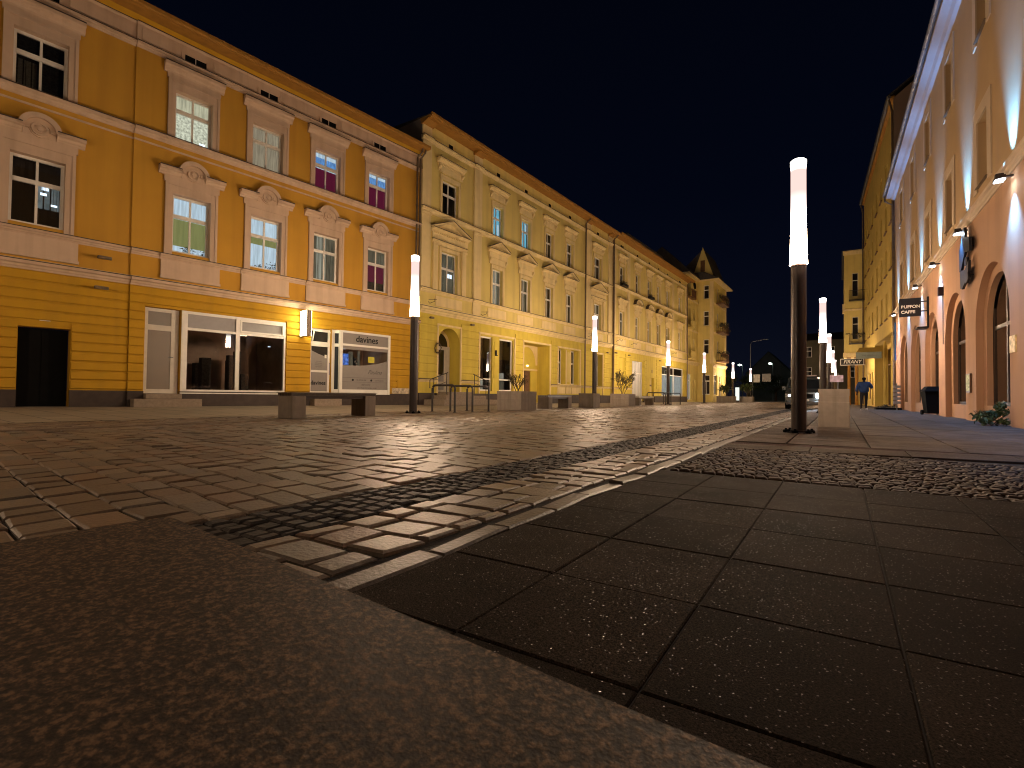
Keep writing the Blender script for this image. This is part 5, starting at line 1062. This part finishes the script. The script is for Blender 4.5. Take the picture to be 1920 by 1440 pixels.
def bay_building():
    b = empty("bay_building", (.35, 58.5, 0), 0, "narrow yellow building end with two dark iron balconies stacked above the FIRANY sign", "building")
    C_ = M['cream']; mb = MB()
    wz = [(6.4, 8.6), (10.6, 12.9)]
    wall(mb, 0, 12, 4.8, 15.1, [(.62, 1.12, *z, 'r', .2) for z in wz]); tmp = MB(); wall(tmp, 0, 14, 4.8, 15.1, [(2, 3, 6.4, 8.4, 'r', .2), (6, 7, 6.4, 8.4, 'r', .2), (2, 3, 10.6, 12.6, 'r', .2), (6, 7, 10.6, 12.6, 'r', .2)])
    mb.add([(y, x, z) for x, y, z in tmp.v], tmp.f); mb.quad((0, 0, 4.8), (0, 14, 4.8), (6, 14, 4.8), (6, 0, 4.8)); mb.build("wall", C_, b)
    mb = MB(); mb.quad((1.1, .7, 0), (12, .7, 0), (12, .7, 4.8), (1.1, .7, 4.8)); mb.quad((1.1, .7, 0), (1.1, .7, 4.8), (1.1, 14, 4.8), (1.1, 14, 0)); mb.build("ground_floor_wall", M['ochre'], b)
    for x in (.35, .95): mb = MB(); mb.lathe([(.16, 0), (.13, .3), (.12, 4.2), (.19, 4.5), (.19, 4.79)], (x, .3, 0), 12); mb.build("pillar", M['soffit'], b)
    mb = MB(); mb.mould(-.12, 12, 4.65, 5.1, .22); mb.mould(-.1, 12, 9.2, 9.4, .1); mb.mould(-.1, 12, 14.7, 15.1, .2); mb.box(-.16, .01, -.05, .5, 9.0, 9.9); mb.build("cornice", M['creamtrim'], b)
    for z in wz:
        win(b, .62, 1.12, *z, transom=.68, mull=0, fm=M['whited'], fw=.05)
        mb = MB(); mb.box(.35, 1.6, -.6, -.005, z[0] - .5, z[0] - .4)
        for q in range(14): mb.box(.36 + q * .092, .38 + q * .092, -.59, -.57, z[0] - .4, z[0] + .45)
        mb.box(.35, 1.6, -.6, -.56, z[0] + .45, z[0] + .5)
        for q in range(5): mb.box(.36, .38, -.55 + q * .11, -.53 + q * .11, z[0] - .4, z[0] + .45)
        bl = mb.build("balcony", M['rail'], b)
        if z[0] < 8: leaf_clump("balcony_plants", M['leafd'], bl, (.9, -.6, z[0] + .45), .8, .25, .3, 260, .06, 77)
    mb = MB(); mb.prof([(-.3, 15.1), (5, 15.9), (14, 15.1)], -.2, 12.2); mb.build("roof", M['rooft'], b)
bay_building()

# ------------------------------------------------------------------ far end of the street
mb = MB(); mb.quad((-60, 100, -.02), (60, 100, -.02), (60, 112, -.02), (-60, 112, -.02)); o = mb.build("cross_street", M['asphalt']); o["kind"] = "structure"
mb = MB(); mb.quad((-60, 112, -.015), (60, 112, -.015), (60, 200, -.015), (-60, 200, -.015)); o = mb.build("far_verge", mat("far_grass_dark", (.05, .06, .03), .9, .3, 1)); o["kind"] = "structure"
def block(name, x0, x1, y0, y1, h, rh, m, label, wins, lit=(), axis='x'):
    b = empty(name, ((x0 + x1) / 2, y0, 0), 0, label, "building"); w_ = (x1 - x0) / 2; d = y1 - y0
    mb = MB(); wall(mb, -w_, w_, 0, h, [(x - .5, x + .5, z, z + 1.5, 'r', .15) for x, z in wins]); mb.quad((-w_, d, 0), (-w_, 0, 0), (-w_, 0, h), (-w_, d, h)); mb.quad((w_, 0, 0), (w_, d, 0), (w_, d, h), (w_, 0, h))
    if axis == 'y': mb.add([(-w_, 0, h), (w_, 0, h), (0, 0, h + rh)], [(0, 1, 2)])
    mb.build("wall", m, b)
    mb = MB()
    if axis == 'x': mb.prof([(-.4, h + .003), (d / 2, h + rh), (d + .4, h + .003)], -w_ - .3, w_ + .3)
    else: mb.prism([(-w_ - .4, h - .1), (0, h + rh + .2), (w_ + .4, h - .1), (w_ + .2, h - .2), (0, h + rh), (-w_ - .2, h - .2)], -.3, d)
    mb.build("roof", M['rooft'], b)
    for x, z in wins: win(b, x - .5, x + .5, z, z + 1.5, dep=.05, transom=.6, mull=1, panels=[(0, 1, 0, 1, L_GREYB if (x, z) in lit else M['dark'])])
    return b
dk = mat("far_dark_plaster", (.075, .066, .042), .9, .2, .6)
block("far_building", -5.6, 4.5, 84, 94, 9.0, 1.6, dk, "dim olive building closing the view behind the right row of lamps", [(-3.4, 6.6), (-3.4, 3.6), (-.6, 6.6), (-.6, 3.6), (2.2, 6.6), (2.2, 3.6)])
block("far_house", -19, -9.5, 132, 144, 6.5, 5.0, mat("far_house_wall", (.10, .09, .09), .9, .2, .6), "dark gabled house far behind the tall unlit mast", [(-2.2, 3.4), (1.8, 3.4)], axis='y')
block("far_house", -8.5, 6, 118, 130, 7.2, 3.0, mat("far_house_wall2", (.07, .07, .07), .9, .2, .6), "long dark house beyond the cross street, behind the nearest lamp pole", [(-4.6, 3.4), (0, 3.4), (4, 3.4)])
def far_mast(x, y, h, arm, lit, label):
    t = empty("street_mast", (x, y, 0), 0, label, "street light", "tall masts at the far crossing")
    mb = MB(); mb.tube([(0, 0, 0), (0, 0, 1.5), (0, 0, h - .5), (arm * .15, 0, h - .1), (arm, 0, h + .15)], [.12, .09, .06, .05, .04], 8); mb.build("pole", M['gutter'], t)
    mb = MB(); mb.bbox(arm - .1 if arm > 0 else arm - .6, arm + .6 if arm > 0 else arm + .1, -.14, .14, h + .1, h + .2, .02); mb.build("lamp_head", M['gutter'], t)
    if lit: mb = MB(); mb.lathe([(.05, -.2), (.26, -.1), (.3, 0), (.2, .08)], (arm + (.25 if arm > 0 else -.25), 0, h + .02), 12); mb.build("lit_lens", emit("greenish_street_light", (.72, 1.0, .80), 60), t)
far_mast(-11.9, 86.5, 9.6, 1.9, False, "tall unlit street mast with a single arm reaching right, past the corner house")
far_mast(-16.6, 110, 7.3, -.3, True, "short lit mast with a white green glow, just right of the corner house")
far_mast(-12.2, 121, 8.1, -.3, True, "lit mast with a white green glow in front of the dark houses")
def tree(x, y, h, r, label, n=1500, seed=1, size=.16):
    t = empty("tree", (x, y, 0), 0, label, "tree", "trees at the far crossing"); rnd = random.Random(seed)
    mb = MB(); mb.tube([(0, 0, 0), (.05, 0, h * .3), (0, .1, h * .55)], [.22, .17, .1], 8)
    for k in range(9):
        a = k * .7; z = h * rnd.uniform(.3, .55); mb.tube([(0, 0, z), (r * .4 * math.cos(a), r * .4 * math.sin(a), z + h * .15), (r * .75 * math.cos(a), r * .75 * math.sin(a), z + h * .3)], [.08, .05, .02], 5)
    mb.build("trunk", M['bark'], t); leaf_clump("crown", M['leaf'], t, (0, 0, h * .66), r, r, h * .32, n, size, seed)
tree(-16.5, 92, 5.4, 2.3, "leafy dark tree beside the corner house at the far crossing", seed=3)
tree(-14.0, 100, 4.8, 2.4, "rounded dark tree behind the planter and the small white totem", seed=4)
tree(-10.2, 106, 4.2, 2.6, "low spreading dark tree right of the tall unlit mast", seed=5)
tree(-21.5, 104, 6.5, 3.0, "tall dark tree largely hidden behind the corner house", seed=6)
def post_sign(x, y, name, label, parts, h=2.6):
    t = empty(name, (x, y, 0), 0, label, "sign"); mb = MB(); mb.tube([(0, 0, 0), (0, 0, h)], .03, 8); mb.build("pole", M['gutter'], t)
    for (nm, x0, x1, z0, z1, m) in parts: mb = MB(); mb.box(x0, x1, -.05, -.03, z0, z1); mb.build(nm, m, t)
t = empty("road_sign", (-12.55, 68, 0), 0, "orange yellow road sign with a striped plate above it, at the corner house", "sign")
mb = MB(); mb.tube([(0, 0, 0), (0, 0, 4.0)], .03, 8); mb.build("pole", M['gutter'], t)
mb = MB(); mb.prism([(-.3, 2.5), (0, 2.05), (.3, 2.5), (0, 2.95)], -.06, -.035); mb.prism([(-.28, 2.2), (.28, 2.2), (0, 1.7)], -.08, -.062); mb.build("sign_plate", mat("sign_orange_yellow", (.85, .42, .04), .5, .2, 5), t)
mb = MB(); mb.prism([(-.28, 2.95), (-.1, 2.98), (.28, 3.5), (.1, 3.5)], -.06, -.035); mb.prism([(0, 2.96), (.2, 3.0), (.36, 3.25), (.30, 3.4)], -.061, -.036); mb.build("striped_plate", M['white'], t)
post_sign(-11.3, 84.5, "board_sign", "pair of pale board signs on a post beside the last glowing lamp", [("board", .1, 1.0, 3.0, 4.2, mat("board_pale", (.38, .36, .30), .7, .1, 3)), ("board", 1.3, 2.5, 3.1, 4.3, mat("board_grey", (.16, .15, .13), .7, .1, 3))], 4.3)
t = empty("info_totem", (-10.95, 68.5, 0), 0, "small white lit totem behind the last planter of the left row", "totem")
mb = MB(); mb.bbox(-.22, .22, -.1, .1, .25, 1.9, .02); mb.build("light_panel", emit("totem_light", (.9, .95, .85), 1.1), t); mb = MB(); mb.box(-.26, .26, -.13, .13, 0, .248); mb.build("foot", M['steel'], t)
t = empty("small_notice_sign", (-.2, 30, 0), 0, "small pale notice plate on a thin pole just above the right concrete planter", "sign")
mb = MB(); mb.tube([(.1, 0, 0), (.1, 0, 1.9)], .022, 8); mb.build("pole", M['gutter'], t); mb = MB(); mb.box(-.25, .32, -.04, -.025, 1.45, 1.8); mb.build("plate", mat("notice_lilac", (.45, .36, .5), .5, .4, 6), t)

# ------------------------------------------------------------------ furniture along the left side
GB = "benches on concrete blocks along the left side"
def bench(x, y, ln, label, z=.03, w_=.55, top=None):
    t = empty("bench", (x, y, z), 0, label, "bench", GB)
    for yy in (0, ln - .34): mb = MB(); mb.bbox(-w_ / 2, w_ / 2, yy, yy + .34, 0, .50, .012); mb.build("leg", M['concrete'], t)
    mb = MB()
    for k in range(5): mb.bbox(-w_ / 2 + .015 + k * w_ / 5, -w_ / 2 - .015 + (k + 1) * w_ / 5, -.02, ln + .02, .502, .57, .006)
    mb.build("seat", top or M['wood'], t); e_ = MB(); e_.box(-w_ / 2 - .012, w_ / 2 + .012, -.035, ln + .035, .572, .584); e_.build("seat_cover", top or M['concrete'], t); mb = MB(); mb.box(-w_ / 2 + .06, w_ / 2 - .06, .36, ln - .36, .43, .50); mb.build("seat_frame", M['steel'], t)
    return t
bench(-10.33, 6.45, 2.35, "dark slatted bench on two concrete blocks before the salon front")
bench(-10.75, 18.7, 2.2, "low bench with a pale worn seat beyond the first big planter", top=M['gutter'])
pal = mat("pale_seat_board", (.7, .7, .66), .25, .05, 4)
bench(-11.0, 31.0, 3.0, "bench with a bright white seat near the black bicycle hoops", top=pal)
GP = "square concrete planters on the pavements"
def planter(x, y, s, h, label, z=.03, plant=None, rot=0):
    t = empty("planter", (x, y, z), rot, label, "planter", GP)
    mb = MB(); a = s / 2; mb.bbox(-a, a, -a, a, 0, h - .27, .01); mb.bbox(-a + .006, a - .006, -a + .006, a - .006, h - .262, h - .15, .006); b_ = .05
    mb.box(-a, a, -a, -a + b_, h - .142, h); mb.box(-a, a, a - b_, a, h - .142, h); mb.box(-a, -a + b_, -a + b_, a - b_, h - .142, h); mb.box(a - b_, a, -a + b_, a - b_, h - .142, h)
    mb.box(-a + .008, a - .008, -a + .008, a - .008, h - .272, h - .14); mb.build("box", M['concrete'], t)
    mb = MB(); mb.box(-a + b_, a - b_, -a + b_, a - b_, h - .138, h - .05); mb.build("soil", M['soil'], t)
    return t
def shrub(x, y, z, h, r, label, leaves, seed, lm=None, ls=.03, cat="shrub"):
    rnd = random.Random(seed); t = empty("shrub", (x, y, z), 0, label, cat, "shrubs growing in the planters"); mb = MB(); tips = []
    def br(p, d, l, rad, dep):
        q = p + d * l; mid = p + d * l * .5 + Vector((rnd.gauss(0, l * .05), rnd.gauss(0, l * .05), 0)); mb.tube([p, mid, q], [rad, rad * .8, rad * .6], 5, cap=False); tips.append((mid, q, dep))
        if dep < 3:
            for k in range(3 if dep else 5):
                nd = (d + Vector((rnd.gauss(0, .5), rnd.gauss(0, .5), rnd.gauss(.25, .25)))).normalized(); br(p + d * l * rnd.uniform(.35, 1), nd, l * rnd.uniform(.5, .75), rad * .6, dep + 1)
    for k in range(4): br(Vector((rnd.gauss(0, .06), rnd.gauss(0, .06), 0)), Vector((rnd.gauss(0, .28), rnd.gauss(0, .28), 1)).normalized(), h * .45, .018, 0)
    mb.build("stems", M['bark'], t); mb = MB()
    for k in range(leaves):
        m_, q, dd = rnd.choice(tips); p = m_.lerp(q, rnd.random()) + Vector((rnd.gauss(0, .03), rnd.gauss(0, .03), rnd.gauss(0, .03))); u = Vector((rnd.gauss(0, 1), rnd.gauss(0, 1), rnd.gauss(0, 1))).normalized(); v = u.orthogonal().normalized(); s_ = ls * rnd.uniform(.6, 1.3); mb.quad(p - u * s_, p + v * s_ * .5, p + u * s_, p - v * s_ * .5)
    mb.build("foliage", lm or M['leafd'], t)
planter(-10.55, 16.3, 1.12, .72, "large square concrete planter before the passage doorway of the cream building"); shrub(-10.6, 16.4, .68, .95, .4, "sparse reddish twiggy shrub in the planter before the passage doorway", 420, 9, ls=.024)
planter(-10.5, 22.9, .8, .7, "empty concrete planter right behind the second lamp of the left row")
planter(-10.65, 27.9, 1.12, .72, "square concrete planter holding the tallest bare shrub"); shrub(-10.65, 27.9, .68, 1.75, .5, "tall bare shrub with small dark leaves before the white double gate", 1500, 12, ls=.03)
planter(-10.9, 61.0, 1.8, .72, "wide planter with a green bush before the corner house"); shrub(-10.9, 61.0, .68, 1.7, .7, "dense green bush in the wide planter before the corner house", 1500, 15, M['leaf'], .06)
planter(-10.3, 72.0, 1.5, .72, "last planter of the left row, with a loose dark bush"); shrub(-10.3, 72.0, .68, 2.2, .8, "loose dark bush in the last planter of the left row", 1300, 18, M['leaf'], .07)
planter(-.12, 12.75, .56, .80, "pale concrete planter box on the right pavement behind the nearest lamp", z=.006)
GH = "black tubular bicycle hoops"
def hoop(x, y, label, w_=.95, h=.86):
    t = empty("bicycle_hoop", (x, y, .03), 0, label, "bicycle rack", GH); mb = MB(); r = .12; pts = [(-w_ / 2, 0, 0), (-w_ / 2, 0, h - r)] + [(-w_ / 2 + r - r * math.cos(k * math.pi / 10), 0, h - r + r * math.sin(k * math.pi / 10)) for k in range(1, 6)] + [(w_ / 2 - r + r * math.sin(k * math.pi / 10), 0, h - r + r * math.cos(k * math.pi / 10)) for k in range(0, 6)] + [(w_ / 2, 0, 0)]
    mb.tube(pts, .036, 10); mb.build("hoop_tube", M['rail'], t)
    for s_ in (-1, 1): mb = MB(); mb.lathe([(.06, -.01), (.06, .012), (.035, .014)], (s_ * w_ / 2, 0, 0), 12); mb.build("foot_flange", M['rail'], t)
for i, t_ in enumerate((12.05, 12.95, 13.85)): hoop(-10.6, t_, ["black hoop nearest the first left lamp, before the arched doorway steps", "middle one of the three black hoops before the arched doorway", "black hoop of the arched doorway group standing closest to the big planter"][i])
for i, t_ in enumerate((35.0, 36.4, 38.9)): hoop(-10.9, t_, ["far black hoop left of the third left lamp, by the curtained shop", "far black hoop right behind the third left lamp pole", "far black hoop standing right of the third left lamp"][i], 1.3)

# ------------------------------------------------------------------ right pavement: bin, plant, mat
t = empty("wheelie_bin", (3.02, 25.6, 0), R(8), "black wheeled waste bin standing inside an arch of the salmon building", "bin")
mb = MB()
def frus(mb, a0, a1, b0, b1, z0, z1, k): mb.add([(-a0, -b0, z0), (a0, -b0, z0), (a0, b0, z0), (-a0, b0, z0), (-a1, -b1, z1), (a1, -b1, z1), (a1, b1, z1), (-a1, b1, z1)], [(0, 3, 2, 1), (4, 5, 6, 7), (0, 1, 5, 4), (1, 2, 6, 5), (2, 3, 7, 6), (3, 0, 4, 7)])
frus(mb, .20, .29, .23, .31, .06, .93, 0); mb.build("body", M['black'], t)
mb = MB(); frus(mb, .32, .30, .34, .31, .935, .99, 0); frus(mb, .28, .18, .29, .2, .992, 1.13, 0); mb.build("lid", M['black'], t)
mb = MB(); mb.tube([(-.2, .38, .9), (.2, .38, .9)], .016, 8); mb.build("handle", M['rail'], t)
for s_ in (-1, 1): mb = MB(); mb.tube([(s_ * .22, .24, .1), (s_ * .29, .24, .1)], .1, 14); mb.build("wheel", M['black'], t)
t = empty("wall_plant", (3.0, 16.2, 0), 0, "leafy dark green plant growing at the foot of the salmon wall, lower right", "plant")
leaf_clump("foliage", M['leaf'], t, (0, 0, .2), .33, .75, .18, 900, .05, 61)
leaf_clump("foliage", M['leaf'], t, (.1, -.25, .42), .14, .22, .2, 300, .045, 62)
mb = MB(); rr = random.Random(3)
for k in range(16): a = rr.random() * 6.28; mb.tube([(0, 0, 0), (.2 * math.cos(a), .4 * math.sin(a), .2), (.3 * math.cos(a), .6 * math.sin(a), .35)], .006, 4)
mb.build("stems", M['bark'], t)
t = empty("flower_trough", (2.3, 36.3, 0), 0, "low dark trough with trailing plants on the pavement right of the walking person", "trough")
mb = MB(); mb.bbox(-.6, .6, -.7, .7, .005, .12, .02); mb.build("tray", M['black'], t); leaf_clump("foliage", M['leafd'], t, (0, 0, .18), .5, .6, .08, 260, .05, 63)
t = empty("postcard_rack", (2.62, 35.0, 0), 0, "slim upright rack of cards beside the corner rain pipe of the salmon building", "rack")
mb = MB(); mb.tube([(0, 0, 0), (0, 0, 1.5)], .03, 8); mb.build("pole", M['gutter'], t)
mb = MB()
for k in range(5): mb.box(-.16, .16, -.16, .16, .35 + k * .22, .50 + k * .22)
mb.build("card_tier", M['curtain'], t)

# ------------------------------------------------------------------ van with its headlights on
def van():
    t = empty("van", (-1.68, 31.4, 0), R(2), "grey van facing the viewer with its headlights on, half hidden by the nearest lamp pole", "van")
    body = mat("van_paint", (.05, .06, .065), .35, .05, 3, metal=.3, spec=.6); gl = mat("van_glass", (.012, .015, .018), .06, .1, 2, spec=.8)
    # loft of side stations: (y, half width low, half width high, z low, z high)
    st = [(0, .80, .78, .30, .74), (.05, .88, .85, .26, .92), (.35, .90, .87, .24, 1.02), (.80, .90, .88, .24, 1.10), (1.30, .90, .80, .24, 1.74), (1.7, .90, .79, .24, 1.84), (4.0, .90, .79, .24, 1.84), (4.5, .88, .68, .3, 1.75), (4.55, .84, .66, .36, 1.6)]
    mb = MB(); vs = []
    for y, wl, wh, z0, z1 in st:
        zm = min(1.0, z0 + (z1 - z0) * .6); half = [(wl * .92, z0), (wl, z0 + .12), (wl, zm), ((wl + wh) / 2 if z1 > 1.2 else wl * .98, zm + (z1 - zm) * .45), (wh, z1 - .06), (wh * .82, z1)]
        vs += [(x, y, z) for x, z in half] + [(-x, y, z) for x, z in reversed(half)]
    n = 12; fs = [tuple(range(n)), tuple(reversed(range((len(st) - 1) * n, len(st) * n)))]
    for i in range(len(st) - 1):
        for k in range(n): kk = (k + 1) % n; fs.append((i * n + k, (i + 1) * n + k, (i + 1) * n + kk, i * n + kk))
    mb.add(vs, fs); mb.build("body", body, t)
    mb = MB(); mb.add([(-.78, .85, 1.15), (.78, .85, 1.15), (.70, 1.25, 1.64), (-.70, 1.25, 1.64)], [(0, 1, 2, 3)]); mb.add([(-.78, .83, 1.15), (.78, .83, 1.15), (.70, 1.21, 1.66), (-.70, 1.21, 1.66)], [(0, 1, 2, 3)]); mb.build("windscreen", gl, t)
    for s_ in (-1, 1):
        mb = MB(); mb.add([(s_ * .905, 1.5, 1.08), (s_ * .905, 3.9, 1.08), (s_ * .76, 3.9, 1.62), (s_ * .76, 1.75, 1.62)], [(0, 1, 2, 3)]); mb.build("side_window", gl, t)
        mb = MB(); mb.bbox(s_ * .68 - .15, s_ * .68 + .15, -.035, .08, .66, .84, .02); h = mb.build("headlight", M['gutter'], t)
        mb = MB(); mb.lathe([(.13, 0), (.12, .012), (.03, .02)] if s_ > 0 else [(.06, 0), (.05, .012), (.03, .02)], (0, 0, 0), 14); q = mb.build("lit_lens", emit("headlight_cold_white", (.80, .92, 1.0), 420.0) if s_ > 0 else emit("headlight_cold_white_dim", (.80, .92, 1.0), 12.0), h); q.rotation_euler = (R(90), 0, 0); q.location = (s_ * .68, -.037, .75)
        mb = MB(); mb.bbox(s_ * 1.0 - .1, s_ * 1.0 + .1, 1.05, 1.15, 1.08, 1.3, .02); mb.build("mirror", body, t)
        for y in (.85, 3.6):
            mb = MB(); mb.tube([(s_ * .70, y, .32), (s_ * .91, y, .32)], .32, 20); wl = mb.build("wheel", M['black'], t); mb = MB(); mb.tube([(s_ * .9, y, .32), (s_ * .92, y, .32)], .19, 14); mb.build("rim", M['gutter'], wl)
    mb = MB(); mb.box(-.45, .45, -.025, .02, .62, .84)
    for k in range(3): mb.box(-.44, .44, -.035, -.026, .65 + k * .065, .675 + k * .065)
    mb.build("grille", M['black'], t); mb = MB(); mb.box(-.26, .26, -.03, .01, .44, .55); mb.build("number_plate", M['white'], t)
    mb = MB(); mb.bbox(-.84, .84, -.06, .05, .27, .43, .02); mb.build("bumper", M['rail'], t)
    mb = MB(); mb.bbox(-.62, .62, 1.5, 2.2, 1.865, 1.93, .02); mb.build("roof_box", M['eavewhite'], t)
van()

# ------------------------------------------------------------------ walking person seen from behind
def skin(name, V, E, rad, m, parent, sub=2):
    me = bpy.data.meshes.new(name); me.from_pydata(V, E, []); me.materials.append(m); o = bpy.data.objects.new(name, me); col.objects.link(o)
    md = o.modifiers.new("skin", 'SKIN'); md.use_smooth_shade = True
    sv = me.skin_vertices[0] if len(me.skin_vertices) else None
    if sv is None: return o
    for i, r in enumerate(rad): sv.data[i].radius = (r if isinstance(r, tuple) else (r, r)); 
    sv.data[0].use_root = True
    s_ = o.modifiers.new("sub", 'SUBSURF'); s_.levels = sub; s_.render_levels = sub; o.parent = parent; return o
def person():
    t = empty("person", (1.04, 32.2, 0), R(4), "person walking away in a loose blue jacket and dark trousers with one arm bent up", "person")
    body = mat("body_clothes_dark", (.012, .012, .016), .9, .2, 10); sk = mat("skin", (.30, .17, .11), .6, .05, 10); jk = mat("jacket_blue", (.010, .036, .12), .75, .15, 9, .3, 12)
    V = [(0, 0, .95), (0, .01, 1.15), (0, .0, 1.38), (0, 0, 1.50), (0, .01, 1.56), (0, .02, 1.66), (0, .02, 1.74),
         (-.17, 0, 1.42), (-.27, .02, 1.16), (-.31, -.04, .93), (-.32, -.05, .86),
         (.17, 0, 1.42), (.31, .03, 1.20), (.25, .20, 1.36), (.22, .25, 1.42),
         (-.10, 0, .88), (-.12, -.03, .50), (-.12, .06, .10), (-.12, -.10, .04), (.10, 0, .88), (.10, .10, .50), (.09, .12, .10), (.09, -.0, .04)]
    V += [(-.34, -.06, .79), (-.325, -.07, .785), (-.31, -.06, .79), (-.30, -.05, .80), (-.30, -.08, .84), (.20, .27, 1.48), (.215, .275, 1.485), (.23, .27, 1.48), (.245, .26, 1.47), (.20, .24, 1.45)]
    E = [(0, 1), (1, 2), (2, 3), (3, 4), (4, 5), (5, 6), (2, 7), (7, 8), (8, 9), (9, 10), (2, 11), (11, 12), (12, 13), (13, 14), (0, 15), (15, 16), (16, 17), (17, 18), (0, 19), (19, 20), (20, 21), (21, 22)]
    E += [(10, k) for k in range(23, 28)] + [(14, k) for k in range(28, 33)]
    rad = [.14, (.15, .11), (.17, .12), .07, .06, (.085, .10), (.06, .07), .08, .055, .035, .03, .08, .055, .035, .03, .10, .065, .045, .04, .10, .065, .045, .04] + [.008] * 10
    skin("body", V, E, rad, body, t)
    # jacket: loose shell with sleeves
    V = [(0, 0, .90), (0, .0, 1.15), (0, 0, 1.38), (0, 0, 1.50), (-.20, 0, 1.42), (-.30, .02, 1.16), (-.33, -.03, .97), (.20, 0, 1.42), (.35, .04, 1.20), (.28, .19, 1.33)]
    E = [(0, 1), (1, 2), (2, 3), (2, 4), (4, 5), (5, 6), (2, 7), (7, 8), (8, 9)]
    skin("jacket", V, E, [(.25, .19), (.24, .18), (.22, .16), (.10, .09), .12, .095, .07, .12, .095, .07], jk, t)
    V = [(0, -.01, 1.60), (0, -.01, 1.68), (0, 0, 1.76)]; skin("hair", V, [(0, 1), (1, 2)], [.09, (.105, .115), .07], M['black'], t)
    for s_, y, lift in ((-1, -.06, .0), (1, .06, .03)):
        mb = MB(); mb.bbox(s_ * .11 - .05, s_ * .11 + .05, y - .1, y + .18, lift, lift + .09, .02); mb.build("shoe", mat("shoe_pale", (.35, .33, .32), .7), t)
person()
